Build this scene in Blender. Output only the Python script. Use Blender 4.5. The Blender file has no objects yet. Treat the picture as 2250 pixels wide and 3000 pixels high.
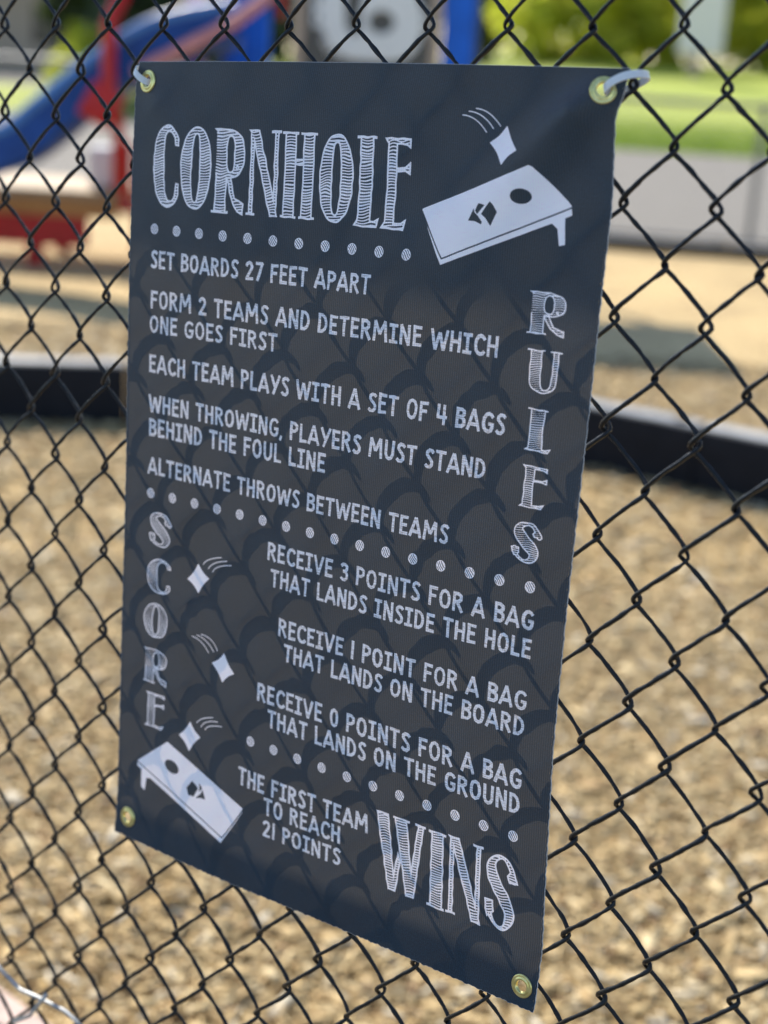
import bpy, bmesh, math, random
import numpy as np
from mathutils import Vector, Matrix
random.seed(7); RNG = np.random.default_rng(7)
SC = bpy.context.scene
COL = SC.collection

# ------------------------------------------------------------------ camera
CAMR = np.array([[0.99802673, 0.06279052, 0.0],
                 [0.01783347, -0.28345491, 0.95881973],
                 [0.06020479, -0.95692772, -0.28401535]])   # columns: right, down, forward
CAMC = np.array([0.0, 0.0, 1.5])
FPX = 4600.0                                                # focal length in pixels of a 2250 wide frame
cam_d = bpy.data.cameras.new('camera')
cam = bpy.data.objects.new('camera', cam_d); COL.objects.link(cam)
cam.matrix_world = Matrix(((CAMR[0,0], -CAMR[0,1], -CAMR[0,2], 0),
                           (CAMR[1,0], -CAMR[1,1], -CAMR[1,2], 0),
                           (CAMR[2,0], -CAMR[2,1], -CAMR[2,2], 1.5), (0,0,0,1)))
cam_d.sensor_fit = 'HORIZONTAL'; cam_d.sensor_width = 36.0
cam_d.lens = 36.0*FPX/2250.0
cam_d.clip_start = 0.05; cam_d.clip_end = 600
cam_d.dof.use_dof = True
cam_d.dof.focus_distance = 1.06
cam_d.dof.aperture_fstop = cam_d.lens/13.0                  # 13 mm wide aperture
SC.camera = cam

# ------------------------------------------------------------------ light
SUN_EL, SUN_AZ = math.radians(44), math.radians(116.5)        # azimuth counter-clockwise from +X
SUN = Vector((math.cos(SUN_EL)*math.cos(SUN_AZ), math.cos(SUN_EL)*math.sin(SUN_AZ), math.sin(SUN_EL)))
w = bpy.data.worlds.new('World'); SC.world = w; w.use_nodes = True
nt = w.node_tree; bg = nt.nodes['Background']
sky = nt.nodes.new('ShaderNodeTexSky'); sky.sky_type = 'NISHITA'; sky.sun_disc = False
sky.sun_elevation = SUN_EL; sky.sun_rotation = math.radians(90) - SUN_AZ
nt.links.new(sky.outputs[0], bg.inputs[0]); sky.ozone_density = 3.0; sky.dust_density = 0.4; bg.inputs[1].default_value = 0.125
sl = bpy.data.lights.new('sun', 'SUN'); sl.energy = 4.2; sl.angle = math.radians(0.5); sl.color = (1.0, 0.93, 0.82)
so = bpy.data.objects.new('sun', sl); COL.objects.link(so)
so.rotation_euler = SUN.to_track_quat('Z', 'Y').to_euler()
SC.view_settings.view_transform = 'Standard'; SC.view_settings.look = 'None'
SC.view_settings.exposure = 0.95; SC.view_settings.gamma = 1.0
try:
    SC.cycles.max_bounces = 8; SC.cycles.transparent_max_bounces = 8
    SC.cycles.caustics_reflective = False; SC.cycles.caustics_refractive = False
except Exception: pass

# ------------------------------------------------------------------ helpers
def at(px, py, Y):
    """world point where the ray of a photo pixel reaches the distance y = Y"""
    d = CAMR @ np.array([(px-1125)/FPX, (py-1500)/FPX, 1.0]); return Vector(CAMC + d*(Y/d[1]))
def ground(px, py, z=0.0):
    d = CAMR @ np.array([(px-1125)/FPX, (py-1500)/FPX, 1.0]); return Vector(CAMC + d*((z-CAMC[2])/d[2]))
def link(o, parent=None):
    COL.objects.link(o)
    if parent is not None:
        o.parent = parent
        o.matrix_parent_inverse = Matrix.Translation(-Vector(parent.location)) if parent.type == 'EMPTY' else Matrix()
    return o
def tag(o, label=None, cat=None, group=None, kind=None):
    if label: o['label'] = label
    if cat: o['category'] = cat
    if group: o['group'] = group
    if kind: o['kind'] = kind
    return o
def thing(name, loc, label, cat, group=None):
    o = bpy.data.objects.new(name, None); o.location = loc; o.empty_display_size = 0.1; COL.objects.link(o)
    return tag(o, label, cat, group)
def fast_mesh(name, V, polys):
    """V (n,3); polys: list of integer arrays (m,k), one array per polygon size"""
    me = bpy.data.meshes.new(name); V = np.asarray(V, np.float32)
    me.vertices.add(len(V)); me.vertices.foreach_set('co', V.ravel())
    polys = [np.asarray(p, np.int32) for p in polys if len(p)]
    li = np.concatenate([p.ravel() for p in polys]); cnt = np.concatenate([np.full(len(p), p.shape[1], np.int32) for p in polys])
    st = np.concatenate([[0], np.cumsum(cnt)[:-1]]).astype(np.int32)
    me.loops.add(len(li)); me.loops.foreach_set('vertex_index', li)
    me.polygons.add(len(cnt)); me.polygons.foreach_set('loop_start', st)
    me.update(calc_edges=True); me.validate(); return me
def set_uv(me, UV):
    lay = me.uv_layers.new(name='UVMap'); li = np.empty(len(me.loops), np.int32); me.loops.foreach_get('vertex_index', li)
    lay.data.foreach_set('uv', np.asarray(UV, np.float32)[li].ravel())
def smooth(me, on=True): me.polygons.foreach_set('use_smooth', np.full(len(me.polygons), on)); me.update()

class MB:
    """collects boxes, tubes and prisms and links them as ONE mesh object"""
    def __init__(s): s.bm = bmesh.new()
    def box(s, c, size, rot=None, bev=0.0):
        M = Matrix.Translation(Vector(c)) @ (rot.to_4x4() if rot is not None else Matrix()) @ Matrix.Diagonal((*size, 1))
        r = bmesh.ops.create_cube(s.bm, size=1.0, matrix=M)
        if bev > 0:
            es = list({e for v in r['verts'] for e in v.link_edges})
            bmesh.ops.bevel(s.bm, geom=es, offset=bev, segments=2, affect='EDGES', profile=0.6)
        return s
    def tube(s, pts, r, n=10, cap=True, closed=False):
        pts = [Vector(p) for p in pts]; rs = r if hasattr(r, '__len__') else [r]*len(pts)
        rings = []; prev = None; N = len(pts)
        for i, p in enumerate(pts):
            a = pts[(i-1) % N] if (closed or i > 0) else p; b = pts[(i+1) % N] if (closed or i < N-1) else p
            t = (b-a).normalized()
            if prev is None:
                u = t.cross(Vector((0,0,1)))
                if u.length < 1e-3: u = t.cross(Vector((1,0,0)))
            else: u = prev - t*prev.dot(t)
            u.normalize(); prev = u; v = t.cross(u)
            rings.append([s.bm.verts.new(p + (u*math.cos(2*math.pi*k/n) + v*math.sin(2*math.pi*k/n))*rs[i]) for k in range(n)])
        for i in range(N if closed else N-1):
            A, B = rings[i], rings[(i+1) % N]
            for k in range(n): s.bm.faces.new((A[k], A[(k+1)%n], B[(k+1)%n], B[k]))
        if cap and not closed:
            s.bm.faces.new(list(reversed(rings[0]))); s.bm.faces.new(rings[-1])
        return s
    def sweep(s, pts, prof):
        """prof: closed list of (side, up) offsets; path in the x-z plane of its own heading"""
        rings = []; pts = [Vector(p) for p in pts]
        for i, p in enumerate(pts):
            t = (pts[min(i+1, len(pts)-1)] - pts[max(i-1, 0)]).normalized()
            side = t.cross(Vector((0,0,1))).normalized(); up = side.cross(t)
            rings.append([s.bm.verts.new(p + side*a + up*b) for a, b in prof])
        n = len(prof)
        for A, B in zip(rings, rings[1:]):
            for k in range(n): s.bm.faces.new((A[k], A[(k+1)%n], B[(k+1)%n], B[k]))
        s.bm.faces.new(rings[0]); s.bm.faces.new(list(reversed(rings[-1]))); return s
    def build(s, name, mat, parent=None, smooth_ang=None):
        bmesh.ops.recalc_face_normals(s.bm, faces=s.bm.faces)
        me = bpy.data.meshes.new(name); s.bm.to_mesh(me); s.bm.free(); me.materials.append(mat)
        if smooth_ang:
            smooth(me)
            try: me.set_sharp_from_angle(angle=math.radians(smooth_ang))
            except Exception: pass
        return link(bpy.data.objects.new(name, me), parent)

# ------------------------------------------------------------------ materials
def mat(name):
    m = bpy.data.materials.new(name); m.use_nodes = True; t = m.node_tree
    return m, t, t.nodes['Principled BSDF'], t.nodes['Material Output']
def node(t, typ, **kw):
    n = t.nodes.new(typ)
    for k, v in kw.items():
        if k.startswith('i_'):
            key = k[2:]; n.inputs[int(key) if key.isdigit() else key].default_value = v
        else: setattr(n, k, v)
    return n
def ramp(t, src, stops):
    r = t.nodes.new('ShaderNodeValToRGB'); e = r.color_ramp.elements
    while len(e) > 1: e.remove(e[-1])
    e[0].position, e[0].color = stops[0][0], (*stops[0][1], 1)
    for p, c in stops[1:]: x = e.new(p); x.color = (*c, 1)
    t.links.new(src, r.inputs[0]); return r
def simple(name, col, rough=0.5, metal=0.0, var=0.15, scale=20.0, bump=0.0, bscale=80.0, coat=0.0, spec=0.5):
    m, t, p, o = mat(name)
    tc = node(t, 'ShaderNodeTexCoord'); n = node(t, 'ShaderNodeTexNoise', i_Scale=scale, i_Detail=6.0, i_Roughness=0.65)
    t.links.new(tc.outputs['Object'], n.inputs['Vector'])
    r = ramp(t, n.outputs['Fac'], [(0.3, tuple(c*(1-var) for c in col)), (0.7, tuple(min(1, c*(1+var)) for c in col))])
    t.links.new(r.outputs[0], p.inputs['Base Color'])
    p.inputs['Roughness'].default_value = rough; p.inputs['Metallic'].default_value = metal
    p.inputs['Coat Weight'].default_value = coat; p.inputs['Specular IOR Level'].default_value = spec
    if bump:
        b = node(t, 'ShaderNodeTexNoise', i_Scale=bscale, i_Detail=8.0); t.links.new(tc.outputs['Object'], b.inputs['Vector'])
        bp = node(t, 'ShaderNodeBump', i_Strength=bump, i_Distance=0.01); t.links.new(b.outputs['Fac'], bp.inputs['Height'])
        t.links.new(bp.outputs[0], p.inputs['Normal'])
    return m
M = {}
M['vinyl'] = simple('black_vinyl_coating', (0.007, 0.007, 0.0075), 0.36, var=0.4, scale=300, spec=0.35, bump=0.15, bscale=500)
M['rail'] = simple('black_rail_paint', (0.014, 0.014, 0.015), 0.4)
M['galv'] = simple('galvanised_steel', (0.22, 0.225, 0.225), 0.5, 0.5, 0.2, 40)
M['greywire'] = simple('grey_steel_wire', (0.36, 0.37, 0.37), 0.45, 0.5, 0.2, 60)
M['blue'] = simple('blue_plastic', (0.002, 0.05, 0.25), 0.45, var=0.2, scale=6, spec=0.3)
M['blue_rim'] = simple('sunlit_blue_plastic', (0.06, 0.20, 0.52), 0.4, var=0.2, scale=5)  # slide blue with the sunlight on its rims put into the colour
M['red'] = simple('red_paint', (0.42, 0.006, 0.012), 0.4, var=0.2, scale=8, spec=0.4)
M['pink'] = simple('highlit_pink_red_paint', (0.52, 0.22, 0.22), 0.4, var=0.25, scale=5)  # red paint with its bright highlight mixed into the colour
M['wallblue'] = simple('bright_blue_board', (0.004, 0.115, 0.58), 0.45, var=0.2, scale=5, spec=0.3)
M['purple'] = simple('purple_paint', (0.12, 0.03, 0.22), 0.4)
M['beige'] = simple('beige_post_paint', (0.50, 0.38, 0.27), 0.5)
M['panel'] = simple('dark_grey_panel', (0.085, 0.082, 0.072), 0.5)
M['white'] = simple('white_plastic', (0.74, 0.75, 0.72), 0.4, var=0.06)
M['steel'] = simple('bolt_steel', (0.35, 0.34, 0.33), 0.4, 0.8)
M['tan'] = simple('tan_deck_board', (0.42, 0.30, 0.165), 0.6, var=0.2, scale=12)
M['orange'] = simple('orange_wood', (0.42, 0.19, 0.055), 0.55, var=0.25, scale=10)
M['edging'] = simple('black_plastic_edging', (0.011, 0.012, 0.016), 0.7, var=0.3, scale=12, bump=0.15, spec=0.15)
M['plank'] = simple('pinkish_weathered_wood', (0.46, 0.33, 0.27), 0.7, var=0.25, scale=25, bump=0.3)
M['concrete'] = simple('pale_concrete', (0.165, 0.147, 0.12), 0.85, var=0.12, scale=2.0, bump=0.2, bscale=60)
M['dark_ground'] = simple('added_dark_ground', (0.085, 0.088, 0.095), 0.9, var=0.25, scale=60, bump=0.3, bscale=200)
M['edging_top'] = simple('grey_sheen_plastic', (0.33, 0.33, 0.32), 0.5, var=0.25, scale=14)
M['trunk'] = simple('tree_bark', (0.10, 0.075, 0.055), 0.9, var=0.35, scale=14, bump=0.6, bscale=30)
M['signwhite'] = simple('pale_blue_board', (0.84, 0.74, 0.78), 0.5, var=0.05)
M['stucco'] = simple('tan_wall', (0.42, 0.32, 0.24), 0.8)
M['roofing'] = simple('dark_shingle', (0.05, 0.048, 0.05), 0.8, var=0.3)
M['glass'] = simple('dark_window_glass', (0.02, 0.025, 0.03), 0.08)
M['thread'] = simple('white_fabric_edge', (0.5, 0.5, 0.5), 0.8, var=0.08, scale=400)

def leaf_mat(name, c1, c2, trans):
    m, t, p, o = mat(name)
    g = node(t, 'ShaderNodeNewGeometry'); r = ramp(t, g.outputs['Random Per Island'], [(0, c1), (1, c2)])
    t.links.new(r.outputs[0], p.inputs['Base Color']); p.inputs['Roughness'].default_value = 0.55
    tr = node(t, 'ShaderNodeBsdfTranslucent'); t.links.new(r.outputs[0], tr.inputs[0])
    mx = node(t, 'ShaderNodeMixShader', i_0=trans); t.links.new(p.outputs[0], mx.inputs[1]); t.links.new(tr.outputs[0], mx.inputs[2])
    t.links.new(mx.outputs[0], o.inputs[0]); return m
M['leaf_bright'] = leaf_mat('bright_shrub_leaf', (0.36, 0.42, 0.03), (0.66, 0.66, 0.11), 0.7)
M['leaf_mid'] = leaf_mat('mid_green_leaf', (0.09, 0.11, 0.02), (0.27, 0.26, 0.07), 0.55)
M['leaf_dark'] = leaf_mat('dark_evergreen_leaf', (0.020, 0.035, 0.014), (0.07, 0.095, 0.03), 0.35)
M['grass_blade'] = leaf_mat('grass_blade', (0.09, 0.17, 0.012), (0.26, 0.36, 0.03), 0.5)

def chip_mat():
    m, t, p, o = mat('wood_chip')
    g = node(t, 'ShaderNodeNewGeometry')
    r = ramp(t, g.outputs['Random Per Island'], [(0, (0.17, 0.085, 0.03)), (0.10, (0.42, 0.275, 0.11)), (0.5, (0.58, 0.42, 0.19)), (0.88, (0.69, 0.54, 0.29)), (1, (0.60, 0.54, 0.42))])
    tc = node(t, 'ShaderNodeTexCoord'); n = node(t, 'ShaderNodeTexNoise', i_Scale=220.0, i_Detail=4.0); t.links.new(tc.outputs['Object'], n.inputs['Vector'])
    mx = node(t, 'ShaderNodeMix', data_type='RGBA', blend_type='MULTIPLY'); mx.inputs['Factor'].default_value = 0.35
    t.links.new(r.outputs[0], mx.inputs['A']); t.links.new(n.outputs['Fac'], mx.inputs['B']); t.links.new(mx.outputs['Result'], p.inputs['Base Color'])
    p.inputs['Roughness'].default_value = 0.75; return m
M['chip'] = chip_mat()
def bark_ground():
    m, t, p, o = mat('bark_mulch_ground')
    tc = node(t, 'ShaderNodeTexCoord')
    v = node(t, 'ShaderNodeTexVoronoi', i_Scale=38.0); v.feature = 'F1'
    mp = node(t, 'ShaderNodeMapping'); mp.inputs['Scale'].default_value = (1, 1.7, 1)
    n0 = node(t, 'ShaderNodeTexNoise', i_Scale=9.0, i_Detail=5.0); n1 = node(t, 'ShaderNodeTexNoise', i_Scale=1.3, i_Detail=6.0, i_Roughness=0.6)
    t.links.new(tc.outputs['Object'], mp.inputs[0]); t.links.new(mp.outputs[0], v.inputs['Vector'])
    t.links.new(tc.outputs['Object'], n0.inputs['Vector']); t.links.new(tc.outputs['Object'], n1.inputs['Vector'])
    r = ramp(t, v.outputs['Color'], [(0.1, (0.38, 0.245, 0.10)), (0.45, (0.56, 0.405, 0.18)), (0.8, (0.65, 0.49, 0.24))])
    r2 = ramp(t, n1.outputs['Fac'], [(0.3, (0.72, 0.70, 0.66)), (0.7, (1.1, 1.08, 1.05))])
    mx = node(t, 'ShaderNodeMix', data_type='RGBA', blend_type='MULTIPLY'); mx.inputs['Factor'].default_value = 1.0
    t.links.new(r.outputs[0], mx.inputs['A']); t.links.new(r2.outputs[0], mx.inputs['B']); t.links.new(mx.outputs['Result'], p.inputs['Base Color'])
    p.inputs['Roughness'].default_value = 0.85
    ad = node(t, 'ShaderNodeMath', operation='ADD'); t.links.new(v.outputs['Distance'], ad.inputs[0]); t.links.new(n0.outputs['Fac'], ad.inputs[1])
    b = node(t, 'ShaderNodeBump', i_Strength=0.8, i_Distance=0.02); t.links.new(ad.outputs[0], b.inputs['Height']); t.links.new(b.outputs[0], p.inputs['Normal'])
    return m
M['bark'] = bark_ground()
def lawn_mat():
    m, t, p, o = mat('lawn')
    tc = node(t, 'ShaderNodeTexCoord'); n = node(t, 'ShaderNodeTexNoise', i_Scale=0.5, i_Detail=8.0, i_Roughness=0.7); t.links.new(tc.outputs['Object'], n.inputs['Vector'])
    r = ramp(t, n.outputs['Fac'], [(0.3, (0.20, 0.26, 0.015)), (0.55, (0.33, 0.39, 0.022)), (0.8, (0.42, 0.42, 0.05))])
    t.links.new(r.outputs[0], p.inputs['Base Color']); p.inputs['Roughness'].default_value = 0.8
    n2 = node(t, 'ShaderNodeTexNoise', i_Scale=40.0, i_Detail=6.0); t.links.new(tc.outputs['Object'], n2.inputs['Vector'])
    b = node(t, 'ShaderNodeBump', i_Strength=0.7, i_Distance=0.05); t.links.new(n2.outputs['Fac'], b.inputs['Height']); t.links.new(b.outputs[0], p.inputs['Normal'])
    return m
M['lawn'] = lawn_mat()

# ------------------------------------------------------------------ setting
def sheet(name, pts, m, kind='structure'):
    me = bpy.data.meshes.new(name); me.from_pydata([tuple(p) for p in pts], [], [tuple(range(len(pts)))]); me.materials.append(m)
    o = link(bpy.data.objects.new(name, me)); o['kind'] = kind; return o
sheet('playground_ground', [(-200,-60,0),(200,-60,0),(200,240,0),(-200,240,0)], M['bark'])
sheet('added_near_ground', [(-60,-60,0.004),(77.6,-60,0.004),(-60,47.7,0.004)], M['dark_ground'])  # dark sheet added out of view to cut warm bounce onto the banner
sheet('path', [(-60,14.6,0.004),(60,14.0,0.004),(60,28.5,0.004),(-60,29.5,0.004)], M['concrete'])
sheet('lawn', [(-190,28.9,0.008),(190,27.9,0.008),(190,235,0.008),(-190,235,0.008)], M['lawn'])
bk = [(1.5,42,0.02),(90,42,0.02),(90,62,1.35),(6.0,62,1.35)]
me = bpy.data.meshes.new('grass_bank'); me.from_pydata(bk+[(90,110,1.6),(6.0,110,1.6),(-1.5,62,0.01),(-1.5,110,0.01),(1.5,42,-0.01)], [], [(0,1,2,3),(3,2,4,5),(0,3,6),(3,5,7,6)]); me.materials.append(M['lawn'])
o = link(bpy.data.objects.new('grass_bank', me)); o['kind'] = 'structure'
sheet('road', [(-80,40,0.012),(-4.6,41,0.012),(-4.6,49,0.012),(-80,47.5,0.012)], M['concrete'])

# ------------------------------------------------------------------ banner frame
BO = np.array([-0.19973449, 1.1982171, 1.478086]); BU = np.array([0.32605086, -0.24791612, 0.01812282]); BV = np.array([-0.00403112, -0.0318823, -0.61119923])
BW, BH = 410.0, 612.04
BN = np.cross(BU, BV); BN /= np.linalg.norm(BN)
if BN @ (CAMC - BO) < 0: BN = -BN                           # towards the viewer
RV = np.array([-1,0,.0176,.041,.0508,.1268,.2167,.337,.428,.547,.695,.87,.922,1,2]); RU = np.array([1,1,.9965,.9861,.9845,.992,.9893,.9884,.9868,.985,.9857,.9965,1.001,1,1])
LV = np.array([-1,0,.023,.09,.236,.47,.705,.846,.938,1,2]); LU = np.array([0,0,-.007,-.0085,-.0088,-.0064,-.006,-.0025,0,0,0])
def lift_field(x, y):
    """out-of-plane shape of the hanging cloth (mm): soft waves, a crease running down from the top right eyelet"""
    wv = 1.9*np.sin(x/BW*5.2+0.6)*np.sin(y/BH*7.1+0.4) + 0.6*np.sin(x/BW*9.0+y/BH*4.0)
    dx, dy = x-400.0, y-10.0
    s = (-dx*0.72 + dy*0.69); n = (dx*0.69 + dy*0.72)
    cr = 15.0*np.exp(-(n/(11+0.10*np.clip(s,0,None)))**2)*np.clip(s/22.0, 0, 1)*np.exp(-np.clip(s,0,None)/95.0)
    curl = 3.0*np.clip((y-560)/52.0,0,1)**2*(0.35+0.65*np.sin(x/BW*4.4+0.9)**2)
    dxl, dyl = x-10.0, y-10.0
    s2 = dxl*0.6+dyl*0.8; n2 = -dxl*0.8+dyl*0.6
    cr2 = 4.0*np.exp(-(n2/(12+0.1*np.clip(s2,0,None)))**2)*np.clip(s2/25.0,0,1)*np.exp(-np.clip(s2,0,None)/80.0)
    return wv + cr + cr2 + curl
def surf(x, y, lift=0.0):
    x = np.asarray(x, float); y = np.asarray(y, float)
    u, v = x/BW, y/BH
    l = np.interp(v, LV, LU); r = np.interp(v, RV, RU)
    # worn, slightly wavy cut edges: fades out a few millimetres into the cloth
    el = 0.35*np.sin(y*0.55+1.0)*np.sin(y*0.071) + 0.25*np.sin(y*1.3+2.0*np.sin(y*0.05)); er = 0.3*np.sin(y*0.47)*np.sin(y*0.093+1.0) + 0.22*np.sin(y*1.15+2.0*np.sin(y*0.06))
    eb = 0.4*np.sin(x*0.6)*np.sin(x*0.083+0.5) + 0.3*np.sin(x*1.25+2.0*np.sin(x*0.045))
    u = u + (el*np.exp(-np.clip(x,0,None)/5.0) + er*np.exp(-np.clip(BW-x,0,None)/5.0))/BW
    v = v + eb*np.exp(-np.clip(BH-y,0,None)/5.0)/BH
    uh = l + u*(r-l)
    yy = v + 0.0022*np.sin(u*3.14)*(v>0.9)*np.clip((v-.9)*10,0,1) - 0.0022*np.sin(u*3.14)*np.clip(1-v*10,0,1)
    z = (lift_field(x, y) + lift)/1000.0
    return BO + uh[..., None]*BU + yy[..., None]*BV + z[..., None]*BN

# ------------------------------------------------------------------ banner print: implicit fields on one fine grid (mm)
H_ = 0.3
NX, NY = int(round(BW/H_))+1, int(round(BH/H_))+1
GX = np.linspace(0, BW, NX); GY = np.linspace(0, BH, NY)
GLOBAL = np.full((NY, NX), 9.0, np.float32)
def wob(X, Y, amp, freq, seed):
    r = np.random.default_rng(seed); o = 0
    for k in range(5):
        a = r.uniform(0, 6.28); f = freq*r.uniform(0.5, 1.6); o = o + np.sin(X*f*math.cos(a) + Y*f*math.sin(a) + r.uniform(0, 6.28))
    return o*amp/2.2
def seg_d(X, Y, p, q, t):
    """signed distance-like value of a butt-ended bar"""
    dx, dy = q[0]-p[0], q[1]-p[1]; L = math.hypot(dx, dy) or 1e-6; dx /= L; dy /= L
    a = (X-p[0])*dx + (Y-p[1])*dy; b = np.abs((X-p[0])*-dy + (Y-p[1])*dx)
    return np.maximum(b-t/2, np.maximum(-a, a-L))
def poly_line(X, Y, pts, t):
    F = np.full(X.shape, 9.0)
    for p, q in zip(pts, pts[1:]): F = np.minimum(F, seg_d(X, Y, p, q, t))
    js = pts[1:-1] + ([pts[0]] if pts[0] == pts[-1] else [])
    for p in js: F = np.minimum(F, np.hypot(X-p[0], Y-p[1])-t/2)
    return F
def poly_sdf(X, Y, P):
    P = np.asarray(P, float); d = np.full(X.shape, 1e9); ins = np.zeros(X.shape, bool); n = len(P)
    for i in range(n):
        a, b = P[i], P[(i+1) % n]; e = b-a; L2 = e@e or 1e-9
        s = np.clip(((X-a[0])*e[0] + (Y-a[1])*e[1])/L2, 0, 1)
        d = np.minimum(d, (X-a[0]-s*e[0])**2 + (Y-a[1]-s*e[1])**2)
        if a[1] != b[1]:
            c = ((a[1] > Y) != (b[1] > Y)) & (X < (b[0]-a[0])*(Y-a[1])/(b[1]-a[1]) + a[0]); ins ^= c
    d = np.sqrt(d); return np.where(ins, -d, d)
def ell(cx, cy, rx, ry, rot=0.0, n=44, e=2.0):
    o = []
    for k in range(n):
        a = 2*math.pi*k/n; c, s = math.cos(a), math.sin(a)
        x = rx*math.copysign(abs(c)**(2/e), c); y = ry*math.copysign(abs(s)**(2/e), s)
        o.append((cx + x*math.cos(rot) - y*math.sin(rot), cy + x*math.sin(rot) + y*math.cos(rot)))
    return o
def window(x0, x1, y0, y1, pad=1.5):
    i0 = max(0, int((x0-pad)/H_)); i1 = min(NX, int((x1+pad)/H_)+2); j0 = max(0, int((y0-pad)/H_)); j1 = min(NY, int((y1+pad)/H_)+2)
    X, Y = np.meshgrid(GX[i0:i1], GY[j0:j1]); return i0, i1, j0, j1, X, Y

CASES = {1:['a','ab','da'],2:['b','bc','ab'],4:['c','cd','bc'],8:['d','da','cd'],3:['a','b','bc','da'],6:['b','c','cd','ab'],12:['c','d','da','bc'],9:['d','a','ab','cd'],
         7:['a','b','c','cd','da'],14:['b','c','d','da','ab'],13:['c','d','a','ab','bc'],11:['d','a','b','bc','cd'],15:['a','b','c','d']}
def march(F, xs, ys, block):
    """polygons of F<0 on a grid; whole blocks of inside cells become one quad. returns list of (m,k,2)"""
    ny, nx = F.shape; cy, cx = ny-1, nx-1
    S = F < 0
    code = S[:-1,:-1]*1 + S[:-1,1:]*2 + S[1:,1:]*4 + S[1:,:-1]*8
    out = []
    full = code == 15
    by, bx = cy//block, cx//block
    if by and bx:
        fb = full[:by*block,:bx*block].reshape(by, block, bx, block).all(axis=(1,3))
        J, I = np.nonzero(fb); J = J*block; I = I*block
        if len(J):
            x0, x1, y0, y1 = xs[I], xs[I+block], ys[J], ys[J+block]
            out.append(np.stack([np.stack([x0,y0],-1),np.stack([x1,y0],-1),np.stack([x1,y1],-1),np.stack([x0,y1],-1)],1))
        m = np.repeat(np.repeat(fb, block, 0), block, 1); code = code.copy(); code[:by*block,:bx*block][m] = 0
    def corner(c, J, I):
        dj, di = {'a':(0,0),'b':(0,1),'c':(1,1),'d':(1,0)}[c]; return xs[I+di], ys[J+dj], F[J+dj,I+di]
    def point(k, J, I):
        x, y, f = corner(k[0], J, I)
        if len(k) == 1: return np.stack([x, y], -1)
        x2, y2, f2 = corner(k[1], J, I); t = f/(f-f2+1e-12); t = np.clip(t, 0, 1)
        return np.stack([x+(x2-x)*t, y+(y2-y)*t], -1)
    for c, ks in list(CASES.items()) + [(5,['a','ab','da']),(5,['c','cd','bc']),(10,['b','bc','ab']),(10,['d','da','cd'])]:
        J, I = np.nonzero(code == c)
        if len(J): out.append(np.stack([point(k, J, I) for k in ks], 1))
    return out
def polys_to_obj(name, out, m, parent, lift=0.0):
    V = []; polys = []; n = 0
    for P in out:
        k = P.shape[1]; V.append(P.reshape(-1,2)); polys.append(np.arange(n, n+len(P)*k).reshape(-1,k)[:, ::-1]); n += len(P)*k
    V = np.concatenate(V)
    # share vertices between neighbouring cells
    key = np.round(V*2000).astype(np.int64); _, first, inv = np.unique(key[:,0]*10_000_000+key[:,1], return_index=True, return_inverse=True)
    polys = [inv[p] for p in polys]; V = V[first]
    co = surf(V[:,0], V[:,1], lift)
    # face the viewer
    p = polys[0][0]; nrm = np.cross(co[p[1]]-co[p[0]], co[p[2]]-co[p[0]])
    if nrm @ BN < 0: polys = [q[:, ::-1] for q in polys]
    me = fast_mesh(name, co - np.array(parent.location), polys); set_uv_n = np.stack([V[:,0], V[:,1]], -1)/100.0
    set_uv(me, set_uv_n); me.materials.append(m); smooth(me)
    o = bpy.data.objects.new(name, me); COL.objects.link(o); o.parent = parent; return o

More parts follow.
